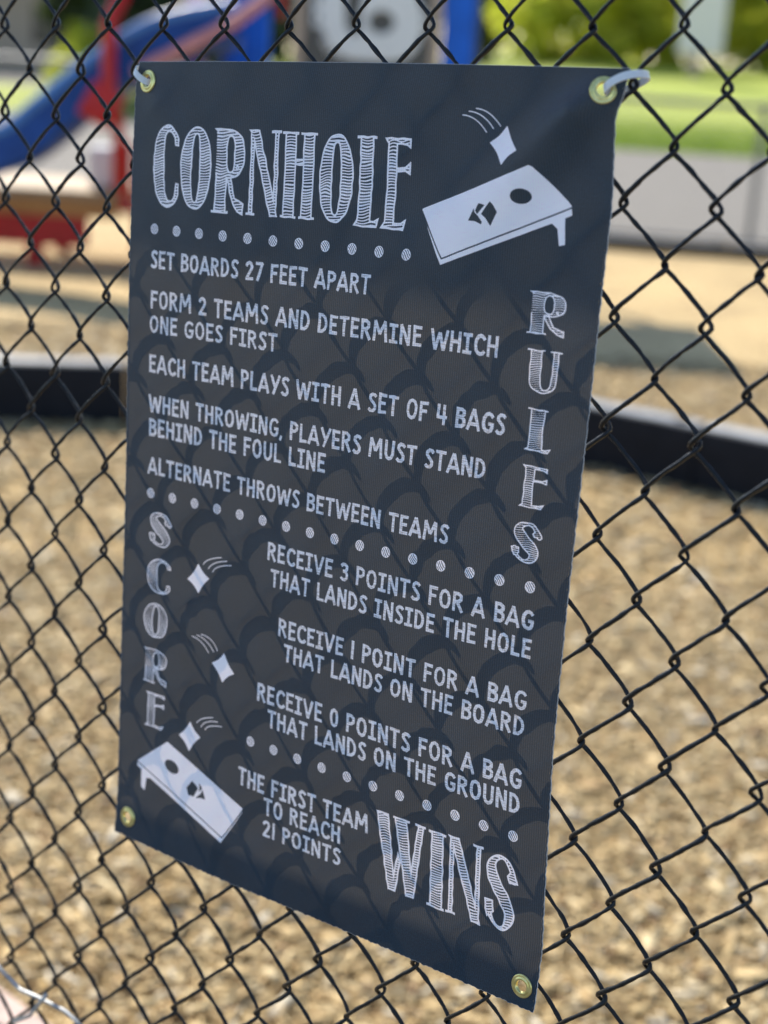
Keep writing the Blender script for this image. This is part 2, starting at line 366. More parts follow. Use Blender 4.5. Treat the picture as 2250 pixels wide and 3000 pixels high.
# ---- banner materials (UV in units of 100 mm)
def cloth(name, ink_front, trans, chalk=None, rough=0.45):
    m, t, p, o = mat(name)
    uv = node(t, 'ShaderNodeUVMap'); geo = node(t, 'ShaderNodeNewGeometry')
    if chalk is None:      # printed blackboard ground with fine dusty grain
        n = node(t, 'ShaderNodeTexNoise', i_Scale=105.0, i_Detail=3.0, i_Roughness=0.75); t.links.new(uv.outputs[0], n.inputs['Vector'])
        n2 = node(t, 'ShaderNodeTexNoise', i_Scale=2.2, i_Detail=5.0); t.links.new(uv.outputs[0], n2.inputs['Vector'])
        r = ramp(t, n.outputs['Fac'], [(0.32, tuple(c*0.5 for c in ink_front)), (0.5, ink_front), (0.70, tuple(c*2.0 for c in ink_front))])
        r2 = ramp(t, n2.outputs['Fac'], [(0.3, (0.85,0.85,0.85)), (0.7, (1.15,1.15,1.15))])
        mx = node(t, 'ShaderNodeMix', data_type='RGBA', blend_type='MULTIPLY'); mx.inputs['Factor'].default_value = 1.0
        t.links.new(r.outputs[0], mx.inputs['A']); t.links.new(r2.outputs[0], mx.inputs['B']); front = mx.outputs['Result']
    else:                  # chalk strokes: streaks running up to the right
        mp = node(t, 'ShaderNodeMapping'); mp.inputs['Rotation'].default_value = (0,0,math.radians(52)); mp.inputs['Scale'].default_value = (12, 190, 1)
        t.links.new(uv.outputs[0], mp.inputs[0])
        n = node(t, 'ShaderNodeTexNoise', i_Scale=1.0, i_Detail=3.0, i_Roughness=0.6); t.links.new(mp.outputs[0], n.inputs['Vector'])
        n2 = node(t, 'ShaderNodeTexNoise', i_Scale=60.0, i_Detail=3.0); t.links.new(uv.outputs[0], n2.inputs['Vector'])
        ad = node(t, 'ShaderNodeMath', operation='MULTIPLY_ADD'); ad.inputs[1].default_value = 0.25
        t.links.new(n2.outputs['Fac'], ad.inputs[0]); t.links.new(n.outputs['Fac'], ad.inputs[2])
        lo, hi = chalk
        r = ramp(t, ad.outputs[0], [(0.48, tuple(c*lo for c in ink_front)), (0.66, tuple(c*hi for c in ink_front))]); front = r.outputs[0]
    mix = node(t, 'ShaderNodeMix', data_type='RGBA'); t.links.new(geo.outputs['Backfacing'], mix.inputs['Factor'])
    t.links.new(front, mix.inputs['A']); mix.inputs['B'].default_value = (0.62, 0.62, 0.60, 1)
    t.links.new(mix.outputs['Result'], p.inputs['Base Color']); p.inputs['Roughness'].default_value = rough
    p.inputs['Specular IOR Level'].default_value = 0.27; p.inputs['Sheen Weight'].default_value = 0.05; p.inputs['Sheen Tint'].default_value = (0.5, 0.7, 1.0, 1)
    # ribbed weave: bump on the face, thread density in the light that comes through
    wv = node(t, 'ShaderNodeTexWave', wave_type='BANDS', bands_direction='X'); wv.inputs['Scale'].default_value = 18.5; wv.inputs['Distortion'].default_value = 0.7; wv.inputs['Detail'].default_value = 2.0; wv.inputs['Detail Scale'].default_value = 6.0
    t.links.new(uv.outputs[0], wv.inputs['Vector'])
    gn = node(t, 'ShaderNodeTexNoise', i_Scale=190.0, i_Detail=2.0); t.links.new(uv.outputs[0], gn.inputs['Vector'])
    mul = node(t, 'ShaderNodeMath', operation='MULTIPLY'); t.links.new(wv.outputs['Fac'], mul.inputs[0]); t.links.new(gn.outputs['Fac'], mul.inputs[1])
    sep = node(t, 'ShaderNodeSeparateXYZ'); t.links.new(uv.outputs[0], sep.inputs[0])
    low_band = node(t, 'ShaderNodeMapRange'); low_band.inputs['From Min'].default_value = 5.80; low_band.inputs['From Max'].default_value = 5.92; low_band.inputs['To Min'].default_value = 1.0; low_band.inputs['To Max'].default_value = 0.25  # lower translucency in a strip along the bottom edge
    t.links.new(sep.outputs[1], low_band.inputs['Value'])
    rr = ramp(t, mul.outputs[0], [(0.0, tuple(c*0.55 for c in trans)), (0.6, tuple(c*1.6 for c in trans))])
    mh = node(t, 'ShaderNodeMix', data_type='RGBA', blend_type='MULTIPLY'); mh.inputs['Factor'].default_value = 1.0
    t.links.new(rr.outputs[0], mh.inputs['A']); t.links.new(low_band.outputs[0], mh.inputs['B'])
    tr = node(t, 'ShaderNodeBsdfTranslucent'); t.links.new(mh.outputs['Result'], tr.inputs[0])
    bp = node(t, 'ShaderNodeBump', i_Strength=0.5, i_Distance=0.0005); t.links.new(gn.outputs['Fac'], bp.inputs['Height']); t.links.new(bp.outputs[0], p.inputs['Normal'])
    ad2 = node(t, 'ShaderNodeAddShader'); t.links.new(p.outputs[0], ad2.inputs[0]); t.links.new(tr.outputs[0], ad2.inputs[1]); t.links.new(ad2.outputs[0], o.inputs[0])
    return m
M['cloth'] = cloth('printed_blackboard_cloth', (0.0055, 0.0235, 0.041), (0.031, 0.0275, 0.0225))
M['ink_white'] = cloth('white_print', (0.80, 0.82, 0.90), (0.22, 0.16, 0.10), chalk=(0.94, 1.05))
M['ink_title'] = cloth('chalk_title_print', (0.80, 0.82, 0.90), (0.20, 0.145, 0.09), chalk=(0.82, 1.08))
M['ink_chalk'] = cloth('chalk_text_print', (0.72, 0.75, 0.83), (0.14, 0.105, 0.065), chalk=(0.42, 1.08))

banner = thing('banner', Vector(surf(BW/2, BH)), 'black banner with white chalk lettering tied to the black chain-link fence', 'banner')

def stamp(win, F, name, m, label=None):
    """a print: its own mesh inside F<0, cut out of the ground cloth"""
    i0, i1, j0, j1 = win[:4]
    GLOBAL[j0:j1, i0:i1] = np.minimum(GLOBAL[j0:j1, i0:i1], F)
    o = polys_to_obj(name, march(F, GX[i0:i1], GY[j0:j1], 4), m, banner)
    if label: o['label'] = label
    return o

# ---- narrow hand lettering: stroke skeletons, y up, cap height 1
GL = {
 'A':(.62,[[(.03,0),(.31,1)],[(.31,1),(.59,0)],[(.13,.29),(.49,.29)]]),
 'B':(.50,[[(.09,0),(.09,1)],[(.09,.91),(.30,.91),(.41,.82),(.41,.67),(.30,.56),(.09,.54)],[(.09,.54),(.32,.52),(.43,.42),(.44,.22),(.33,.10),(.09,.09)]]),
 'C':(.52,[[(.50,.74),(.43,.86),(.32,.92),(.20,.87),(.11,.70),(.09,.48),(.12,.25),(.21,.12),(.32,.08),(.43,.12),(.51,.24)]]),
 'D':(.54,[[(.09,0),(.09,1)],[(.09,.91),(.26,.90),(.39,.78),(.45,.58),(.45,.40),(.39,.22),(.26,.10),(.09,.09)]]),
 'E':(.46,[[(.09,0),(.09,1)],[(.09,.91),(.45,.91)],[(.09,.52),(.40,.52)],[(.09,.09),(.45,.09)]]),
 'F':(.46,[[(.09,0),(.09,1)],[(.09,.91),(.46,.91)],[(.09,.52),(.40,.52)]]),
 'G':(.58,[[(.52,.76),(.44,.87),(.33,.92),(.21,.87),(.11,.70),(.09,.48),(.12,.25),(.21,.12),(.34,.08),(.45,.13),(.50,.27),(.50,.44)],[(.31,.44),(.58,.44)]]),
 'H':(.54,[[(.09,0),(.09,1)],[(.45,0),(.45,1)],[(.09,.52),(.45,.52)]]),
 'I':(.42,[[(.21,0),(.21,1)],[(0,.91),(.42,.91)],[(0,.09),(.42,.09)]]),
 'L':(.44,[[(.09,0),(.09,1)],[(.09,.09),(.44,.09)]]),
 'M':(.76,[[(.08,0),(.13,1)],[(.13,1),(.37,.34)],[(.37,.34),(.62,1)],[(.62,1),(.68,0)]]),
 'N':(.56,[[(.09,0),(.09,1)],[(.09,1),(.47,0)],[(.47,0),(.47,1)]]),
 'O':(.58,[[(.29,.92),(.42,.85),(.49,.66),(.49,.36),(.42,.15),(.29,.08),(.16,.15),(.09,.36),(.09,.66),(.16,.85),(.29,.92)]]),
 'P':(.49,[[(.09,0),(.09,1)],[(.09,.91),(.28,.91),(.41,.81),(.41,.61),(.28,.49),(.09,.48)]]),
 'R':(.54,[[(.09,0),(.09,1)],[(.09,.91),(.28,.91),(.41,.81),(.41,.63),(.28,.52),(.09,.50)],[(.24,.50),(.49,0)]]),
 'S':(.46,[[(.43,.80),(.35,.90),(.22,.92),(.12,.83),(.11,.70),(.19,.59),(.31,.47),(.38,.35),(.38,.20),(.29,.09),(.15,.09),(.05,.20)]]),
 'T':(.52,[[(.26,0),(.26,1)],[(0,.91),(.52,.91)]]),
 'U':(.55,[[(.09,1),(.09,.30),(.16,.13),(.27,.08),(.38,.13),(.46,.30),(.46,1)]]),
 'V':(.56,[[(.04,1),(.28,0)],[(.28,0),(.52,1)]]),
 'W':(.82,[[(.04,1),(.22,0)],[(.22,0),(.42,.86)],[(.42,.86),(.61,0)],[(.61,0),(.78,1)]]),
 'Y':(.56,[[(.04,1),(.28,.42)],[(.54,1),(.18,0)]]),
 '0':(.50,[[(.25,.92),(.36,.84),(.41,.65),(.41,.36),(.36,.16),(.25,.08),(.14,.16),(.09,.36),(.09,.65),(.14,.84),(.25,.92)]]),
 '1':(.20,[[(.10,0),(.10,1)]]),
 '2':(.50,[[(.06,.72),(.11,.85),(.22,.92),(.34,.87),(.39,.73),(.34,.56),(.10,.12)],[(.02,.09),(.48,.09)]]),
 '3':(.46,[[(.05,.80),(.15,.91),(.27,.91),(.37,.82),(.36,.64),(.27,.54),(.15,.53)],[(.18,.53),(.30,.51),(.39,.40),(.38,.20),(.28,.09),(.15,.09),(.05,.20)]]),
 '4':(.52,[[(.10,1),(.08,.38)],[(.03,.38),(.52,.38)],[(.38,1),(.38,0)]]),
 '7':(.46,[[(.02,.91),(.44,.91)],[(.42,.95),(.14,0)]]),
 ',':(.16,[[(.11,.14),(.03,-.12)]]),
}
GAP, SPACE, STK = 0.075, 0.34, 0.165
def text_line(s, x0, x1, ybase, cap, seed, label):
    n = 0.0
    for i, c in enumerate(s): n += SPACE if c == ' ' else GL[c][0] + GAP
    n -= GAP
    sx = (x1-x0)/n
    win = window(x0, x1, ybase-cap, ybase+cap*0.16); X, Y = win[4], win[5]
    Xw = X + wob(X, Y, 0.10, 0.55, seed); Yw = Y + wob(X, Y, 0.10, 0.55, seed+1)
    F = np.full(X.shape, 9.0); x = x0; r = random.Random(seed)
    for c in s:
        if c == ' ': x += SPACE*sx; continue
        wd, strokes = GL[c]; a = (X[0] > x-2.0) & (X[0] < x+wd*sx+2.0); idx = np.nonzero(a)[0]
        if len(idx):
            k0, k1 = idx[0], idx[-1]+1; jy = r.uniform(-.012,.012)*cap; sc = r.uniform(.975, 1.02)
            for st in strokes:
                pts = [(x+p[0]*sx, ybase+jy-p[1]*cap*sc) for p in st]
                F[:, k0:k1] = np.minimum(F[:, k0:k1], poly_line(Xw[:, k0:k1], Yw[:, k0:k1], pts, STK*cap*r.uniform(.95,1.08)))
        x += (wd+GAP)*sx
    return stamp(win, F, 'lettering', M['ink_chalk'], label)
LINES = [("SET BOARDS 27 FEET APART",23.4,233,149,13.5),("FORM 2 TEAMS AND DETERMINE WHICH",24,339.5,179,13.8),("ONE GOES FIRST",23.5,152.5,197.2,13.2),
 ("EACH TEAM PLAYS WITH A SET OF 4 BAGS",23.6,350.4,227.6,14),("WHEN THROWING, PLAYERS MUST STAND",24,339,258.2,13.7),("BEHIND THE FOUL LINE",24.4,203.5,276.7,14),
 ("ALTERNATE THROWS BETWEEN TEAMS",24.2,314.7,306.6,13.6),("RECEIVE 3 POINTS FOR A BAG",152,387,350.4,13.7),("THAT LANDS INSIDE THE HOLE",156.5,387,369.6,13.7),
 ("RECEIVE 1 POINT FOR A BAG",167,387,405.2,13.9),("THAT LANDS ON THE BOARD",174,387,423.2,13.8),("RECEIVE 0 POINTS FOR A BAG",148.7,387.5,460,14.3),
 ("THAT LANDS ON THE GROUND",160.5,387,477.8,14.1),("THE FIRST TEAM",133,260.4,531.5,14.4),("TO REACH",160.3,235.2,547.7,14),("21 POINTS",160,235.9,564.6,13)]
for k, (s, a, b, y, c) in enumerate(LINES): text_line(s, a, b, y, c, 100+k*3, 'small chalk capitals reading ' + s.lower())

# ---- tall serif capitals: outline plus hand hatching. shapes in a unit box, y up
def R4(x0, y0, x1, y1): return [(x0,y0),(x1,y0),(x1,y1),(x0,y1)]
def var_path(pts, rad, n=10):
    """catmull-rom path with a radius along it -> list of (x,y,r)"""
    o = []; P = [pts[0]]+list(pts)+[pts[-1]]; Rr = [rad[0]]+list(rad)+[rad[-1]]
    for i in range(1, len(P)-2):
        for k in range(n):
            t = k/n
            def cr(a,b,c,d): return 0.5*((2*b)+(-a+c)*t+(2*a-5*b+4*c-d)*t*t+(-a+3*b-3*c+d)*t**3)
            o.append((cr(*[p[0] for p in P[i-1:i+3]]), cr(*[p[1] for p in P[i-1:i+3]]), cr(*Rr[i-1:i+3])))
    o.append((*pts[-1], rad[-1])); return o
BIG = {
 'O':dict(add=[ell(.5,.5,.5,.5,e=2.15)], sub=[ell(.5,.5,.115,.40,e=2.6)]),
 'C':dict(add=[ell(.56,.5,.56,.5,e=2.15)], sub=[ell(.66,.5,.22,.41,e=2.6),[(.60,.26),(.88,.31),(1.3,.31),(1.3,.73),(.84,.75),(.60,.72)]], clip=R4(-.1,-.1,1.0,1.1)),
 'R':dict(add=[R4(.10,0,.46,1),R4(.02,0,.54,.035),[(.0,1),(.5,1),(.5,.955),(.12,.955)],ell(.44,.71,.55,.29,e=2.5),[(.40,.46),(.58,.46),(.72,.20),(1.0,.14),(1.0,-.01),(.80,.03),(.62,.16)]],
          sub=[ell(.55,.705,.105,.20,e=2.8),ell(.78,.55,0.01,0.01)], cutleft=.10),
 'N':dict(add=[R4(.07,0,.20,1),R4(0,0,.27,.03),[(0,1),(.33,1),(.33,.97),(.07,.965)],[(.07,1),(.34,1),(.98,0),(.72,0)],R4(.80,.0,.93,1),R4(.70,.968,1.0,1)], sub=[]),
 'H':dict(add=[R4(.07,0,.41,1),R4(.60,0,.93,1),R4(.0,0,.46,.03),R4(.54,0,1,.03),R4(0,.97,.47,1),R4(.53,.97,1,1),R4(.38,.62,.64,.70)], sub=[]),
 'L':dict(add=[R4(.14,0,.66,1),R4(.02,.968,.76,1),[(0,0),(.90,-.01),(1.0,.115),(.78,.075),(.14,.075)]], sub=[]),
 'E':dict(add=[R4(.14,0,.50,1),[(.03,1),(.95,1),(.97,.88),(.82,.92),(.14,.93)],[(.44,.68),(.78,.69),(.97,.755),(.97,.60),(.78,.635),(.44,.62)],[(0,0),(.86,-.01),(.95,.125),(.74,.075),(.14,.075)]], sub=[]),
 'W':dict(add=[[(0,1),(.26,1),(.43,0),(.27,0)],[(.31,.02),(.43,0),(.52,.42),(.46,.56)],[(.37,1),(.63,1),(.80,0),(.63,0)],[(.66,.02),(.80,0),(.97,.99),(.84,.99)],R4(.78,.968,1.0,1),R4(.35,.972,.68,1)], sub=[]),
 'I':dict(add=[R4(.14,0,.88,1),R4(0,.966,1,1),R4(0,0,1,.034)], sub=[]),
 'U':dict(add=[R4(.10,.34,.44,1),R4(.0,.965,.52,1),R4(.74,.34,.92,1),R4(.66,.965,1.0,1),ell(.51,.36,.41,.36,e=2.4)], sub=[ell(.595,.36,.15,.26,e=2.6),R4(.44,.36,.745,.97)]),
}
SPATH = var_path([(.90,.70),(.74,.88),(.50,.945),(.26,.88),(.20,.74),(.36,.58),(.62,.42),(.78,.25),(.68,.09),(.46,.05),(.22,.14),(.12,.30)], [.10,.075,.055,.10,.17,.19,.19,.16,.095,.05,.06,.10])
def big_letter(ch, x0, x1, ytop, ybot, line, period, seed, duty=0.26):
    """sdf plus hatch field on a window; returns (win, F)"""
    wdt, hgt = x1-x0, ybot-ytop
    win = window(x0-1, x1+1, ytop-1, ybot+1); X, Y = win[4], win[5]
    Xw = X + wob(X, Y, 0.22, 0.5, seed); Yw = Y + wob(X, Y, 0.22, 0.5, seed+5)
    mp = lambda P: [(x0+p[0]*wdt, ybot-p[1]*hgt) for p in P]
    if ch == 'S':
        F = np.full(X.shape, 9.0)
        for (ax, ay, ar), (bx, by, br) in zip(SPATH, SPATH[1:]):
            pa, pb = mp([(ax,ay),(bx,by)]); e = (pb[0]-pa[0], pb[1]-pa[1]); L2 = e[0]**2+e[1]**2 or 1e-9
            t = np.clip(((Xw-pa[0])*e[0]+(Yw-pa[1])*e[1])/L2, 0, 1)
            F = np.minimum(F, np.hypot(Xw-pa[0]-t*e[0], Yw-pa[1]-t*e[1]) - (ar+(br-ar)*t)*wdt)
        for P in ([(.80,.83),(1.0,.70),(1.02,.665),(.74,.655),(.66,.74)], [(.0,.36),(.28,.365),(.30,.22),(.10,.12),(.02,.22)]): F = np.minimum(F, poly_sdf(Xw, Yw, mp(P)))
    else:
        d = BIG[ch]; F = np.full(X.shape, 9.0)
        for P in d['add']: F = np.minimum(F, poly_sdf(Xw, Yw, mp(P)))
        if ch == 'R': F = np.maximum(F, x0+.0*wdt-Xw); 
        for P in d['sub']: F = np.maximum(F, -poly_sdf(Xw, Yw, mp(P)))
        if ch == 'R':      # flat left side of the bowl
            F = np.where((Xw < x0+.10*wdt) & (Yw < ybot-.05*hgt) & (Yw > ytop+.05*hgt), np.maximum(F, x0+.10*wdt-Xw), F)
        if 'clip' in d: F = np.maximum(F, poly_sdf(Xw, Yw, mp(d['clip'])))
    ph = (Y + (X-x0)*0.10 + wob(X, Y, 0.22*period, 0.45, seed+9) + 0.14*period*np.sin(X*0.5+seed))/period
    st = (np.abs(ph-np.floor(ph)-0.5) - (duty+0.05*np.sin(Y*0.23+seed)))*period
    G = np.maximum(F, np.minimum(-(F+line), st))
    return win, G
def word(letters, line, period, label):
    xs0 = min(l[1] for l in letters); xs1 = max(l[2] for l in letters); ys0 = min(l[3] for l in letters); ys1 = max(l[4] for l in letters)
    W = window(xs0-2, xs1+2, ys0-2, ys1+2); F = np.full(W[4].shape, 9.0)
    for k, l in enumerate(letters):
        w_, G = big_letter(*l, line, period, int(l[1]*7+l[3]*3), 0.26 if period > 1.5 else 0.16)
        a, b, c, d = w_[0]-W[0], w_[1]-W[0], w_[2]-W[2], w_[3]-W[2]
        F[c:d, a:b] = np.minimum(F[c:d, a:b], G)
    stamp(W, F, 'lettering', M['ink_title'], label)
word([('C',23,51.2,44.2,103.4),('O',52.7,82.9,44.5,103.3),('R',84.2,114.8,45.2,104),('N',117.3,147.4,44.9,103.6),('H',148.6,179.4,45.2,103.1),('O',182,211.6,45,103.8),('L',213.2,235.7,45.4,104.3),('E',236.2,259.6,45.7,104.2)],
     1.35, 2.0, 'tall hatched serif capitals reading cornhole')
word([('R',358.5,386.5,134,160.4),('U',361.4,387,169.9,196.8),('L',365.6,386,207,233.9),('E',365.8,386.4,243.6,270.2),('S',364.2,386.4,279.8,306.8)], 0.85, 1.4, 'column of hatched serif capitals reading rules')
word([('S',27.3,51.3,335.6,363.3),('C',26.4,52,372.6,400.9),('O',24.3,50.7,409.3,437.5),('R',25,51.4,447,475),('E',28.5,51,483,511.4)], 0.85, 1.4, 'column of hatched serif capitals reading score')
word([('W',267.2,311,510.6,568),('I',313.5,328.5,511,568),('N',329.6,360,509.6,567.4),('S',361.7,388.4,508.9,565.8)], 1.35, 1.95, 'tall hatched serif capitals reading wins')

# ---- dotted rules
def dots(xs, y, label):
    win = window(min(xs)-5, max(xs)+5, y-5, y+5); X, Y = win[4], win[5]; F = np.full(X.shape, 9.0)
    for x in xs: F = np.minimum(F, np.hypot(X-x+wob(X,Y,.1,.9,int(x)), Y-y)-3.85)
    hatch = (np.abs(((X*0.80-Y*0.6)+wob(X,Y,.25,.7,int(y)))/1.55 % 1.0 - 0.5)-0.31)*1.55
    F = np.maximum(F, np.minimum(hatch, -(F+0.45)))
    stamp(win, F, 'dotted_line', M['ink_title'], label)
dots([26.5+23.49*k for k in range(11)], 119.8, 'row of eleven chalk dots under the title')
dots([27.9+23.57*k for k in range(16)], 321.8, 'row of sixteen chalk dots across the middle')
dots([144.1+23.87*k for k in range(11)], 494.0, 'row of eleven chalk dots near the bottom')

# ---- pictures: boards and flying bags
def board_print(outer, line, hole, logos, label):
    xs = [p[0] for p in outer]; ys = [p[1] for p in outer]; win = window(min(xs), max(xs), min(ys), max(ys)); X, Y = win[4], win[5]
    X = X + wob(X,Y,.08,.5,3); F = poly_sdf(X, Y, outer)
    F = np.maximum(F, -poly_line(X, Y, line, 1.0)); F = np.maximum(F, -poly_sdf(X, Y, hole))
    for L in logos: F = np.maximum(F, -poly_sdf(X, Y, L))
    stamp(win, F, 'board_picture', M['ink_white'], label)
board_print([(271,89.3),(354.6,58),(357.2,58.9),(382.4,80.7),(383.4,86.4),(378.7,88.3),(380.5,104.3),(376.3,105.3),(374.1,95.2),(369.5,92.1),(290.2,124),(270.6,90.5)],
            [(270.3,90.3),(290.8,120.0),(384,81.3)], ell(347.7,77,7.4,4.7,-.04),
            [[(325.6,81.3),(328.4,83.6),(331.2,87.7),(329,92),(326.7,96.7),(323,92),(319.5,89.6),(322.6,85.3)],[(316.8,83.2),(319.5,83.4),(321.9,84.0),(319,87),(316.6,90.0),(314.7,87.9),(315.6,85.5)],[(313.5,86.4),(314.2,88.6),(317.5,91.2),(320.5,94.4),(320.0,96.1),(315,94.4),(309.7,94.4),(311.5,90.6)]],
            'printed white tilted game board with a round hole and one leg at right')
board_print([(55.1,519.3),(22.3,544.2),(21.8,548.4),(26.8,550.6),(27.1,565.1),(31.1,567.2),(32.8,556.1),(37.7,555.4),(118.2,583.9),(139.1,552.4),(138.7,549.6)],
            [(21.6,545.0),(119.0,579.6),(139.6,550.2)], ell(61,538.6,7.9,5.2,.18),
            [[(83.8,543.5),(87.5,545.2),(91.2,547.9),(88.5,552),(86.4,556.2),(83.5,556),(80.5,556.6),(79.2,553.5),(78.2,550.7),(81.3,547.3)],[(91.6,542.8),(95.5,546.6),(93.6,548.8),(91.9,550.8),(92.4,546.6)],[(95.8,547.2),(97.4,551),(99.4,554.6),(94,554.8),(88.3,556.6),(91.3,553.6),(93.8,551.4)]],
            'printed white tilted game board leaning the other way with its leg at left')
def bag_print(c, arcs, label):
    P = []; cx = sum(p[0] for p in c)/4; cy = sum(p[1] for p in c)/4
    for i in range(4):
        a, b = c[i], c[(i+1)%4]; P.append(a)
        for t in (.12,.3,.5,.7,.88):
            k = 0.13*math.sin(math.pi*t); x = a[0]+(b[0]-a[0])*t; y = a[1]+(b[1]-a[1])*t; P.append((x+(cx-x)*k, y+(cy-y)*k))
    allp = list(c)+[p for a in arcs for p in a]
    win = window(min(p[0] for p in allp), max(p[0] for p in allp), min(p[1] for p in allp), max(p[1] for p in allp)); X, Y = win[4], win[5]
    F = poly_sdf(X, Y, P)-0.3
    for a in arcs:
        ctrl = (2*a[1][0]-(a[0][0]+a[2][0])/2, 2*a[1][1]-(a[0][1]+a[2][1])/2); q = []
        for k in range(9):
            t = k/8; q.append(tuple((1-t)**2*a[0][i]+2*t*(1-t)*ctrl[i]+t*t*a[2][i] for i in (0,1)))
        F = np.minimum(F, poly_line(X, Y, q, 0.62))
    stamp(win, F, 'bag_picture', M['ink_white'], label)
tri = lambda *v: [(v[0],v[1],v[2]),(v[3],v[4],v[5]),(v[6],v[7],v[8])]
bag_print([(333.5,35.9),(343.6,49.7),(332.4,58.5),(321.3,46.0)], tri((298.4,30.1),(308.8,32.6),(317.9,40.1),(302.7,27.7),(314,30.4),(323.1,37.7),(308.1,25.9),(319,28.6),(328.6,36)), 'printed white bag flying above the top right board')
bag_print([(81.2,368.5),(92.8,377.6),(82.4,390.9),(70.6,382.2)], tri((86.3,367.8),(92.3,362.6),(105.5,358.3),(91.8,370),(98.7,364),(111.3,360.1),(96.4,371.8),(102.4,366.3),(116,362.4)), 'printed white bag with motion lines beside the letter c of score')
bag_print([(112.8,432.7),(123.6,445.8),(112,455.2),(100.5,442.8)], tri((77.6,426.8),(87.8,429.1),(96.3,436),(82.6,424.6),(93.2,427.2),(101.7,434),(87.5,423.1),(98.6,425.2),(105.6,432.4)), 'printed white bag with motion lines coming from its upper left')
bag_print([(79.4,496.3),(90.5,505.8),(79.4,519.8),(68.2,509.9)], tri((86.4,495.1),(92.7,489.9),(103.9,486.1),(91.1,497.3),(97.3,491.4),(109.1,488.2),(95.7,498.4),(101.1,493.8),(113.7,490.8)), 'printed white bag dropping onto the bottom left board')

# ---- eyelets: holes in the cloth and brass rings
EYES = [(13.6,13.9),(397.3,12.8),(14.4,595.4),(398.2,597.1)]
HOLE = GLOBAL.copy()
for ex, ey in EYES:
    win = window(ex-8, ex+8, ey-8, ey+8); i0,i1,j0,j1,X,Y = win
    HOLE[j0:j1,i0:i1] = np.minimum(HOLE[j0:j1,i0:i1], np.hypot(X-ex, Y-ey)-5.2)
# cloth edges: slightly frayed
EX, EY = np.meshgrid(GX, GY)
polys_to_obj('fabric_sheet', march(-HOLE, GX, GY, 6), M['cloth'], banner)
# unprinted cut edge, 0.8 mm of cloth thickness behind the face
n = 260; per = [(x,0.0) for x in np.linspace(0,BW,n)] + [(BW,y) for y in np.linspace(0,BH,n)[1:]] + [(x,BH) for x in np.linspace(BW,0,n)[1:]] + [(0.0,y) for y in np.linspace(BH,0,n)[1:-1]]
per = np.array(per); cxm = np.array([BW/2, BH/2])
outw = per + np.sign(per-cxm)*np.where(np.isclose(np.abs(per-cxm), cxm), 0.12, 0)
a = surf(outw[:,0], outw[:,1], 0.05); b = surf(per[:,0], per[:,1], -0.85); c = surf(per[:,0]-np.sign(per[:,0]-cxm[0])*0.12, per[:,1]-np.sign(per[:,1]-cxm[1])*0.12, 0.05)
N = len(per); idx = np.arange(N); nx_ = (idx+1) % N
me = fast_mesh('cut_edge', np.concatenate([a,b,c]) - np.array(banner.location), [np.stack([idx, nx_, nx_+N, idx+N], 1), np.stack([idx, idx+2*N, nx_+2*N, nx_], 1)])
me.materials.append(M['thread']); o = bpy.data.objects.new('cut_edge', me); COL.objects.link(o); o.parent = banner

def brass():
    m, t, p, o = mat('brassed_eyelet'); tc = node(t, 'ShaderNodeTexCoord')
    n = node(t, 'ShaderNodeTexNoise', i_Scale=260.0, i_Detail=4.0); t.links.new(tc.outputs['Object'], n.inputs['Vector'])
    r = ramp(t, n.outputs['Fac'], [(0.3, (0.66,0.54,0.17)), (0.7, (0.86,0.76,0.34))]); t.links.new(r.outputs[0], p.inputs['Base Color'])
    p.inputs['Metallic'].default_value = 0.9; p.inputs['Roughness'].default_value = 0.3; return m
M['brass'] = brass()
PROF = [(4.0,-0.8),(4.0,0.4),(4.15,1.0),(4.5,1.45),(5.4,1.5),(6.1,1.15),(6.6,0.85),(7.1,1.0),(7.8,0.95),(8.25,0.55),(8.3,0.15)]
def eyelet(ex, ey):
    V = []; n = 40
    ctr = surf(ex, ey); du = surf(ex+1, ey)-ctr; dv = surf(ex, ey+1)-ctr
    du /= np.linalg.norm(du); nn = np.cross(du, dv); nn /= np.linalg.norm(nn); nn = nn if nn@BN > 0 else -nn; dv = np.cross(nn, du)
    for r, h in PROF:
        for k in range(n):
            a = 2*math.pi*k/n; V.append(ctr + (du*r*math.cos(a) + dv*r*math.sin(a) + nn*h)/1000)
    idx = np.arange(n); nx2 = (idx+1) % n; P = [np.stack([idx+i*n, nx2+i*n, nx2+(i+1)*n, idx+(i+1)*n], 1) for i in range(len(PROF)-1)]
    me = fast_mesh('eyelet', np.array(V)-np.array(banner.location), [np.concatenate(P)]); me.materials.append(M['brass']); smooth(me)
    bm = bmesh.new(); bm.from_mesh(me); bmesh.ops.recalc_face_normals(bm, faces=bm.faces); bm.to_mesh(me); bm.free()
    o = bpy.data.objects.new('eyelet', me); COL.objects.link(o); o.parent = banner
for e_ in EYES: eyelet(*e_)

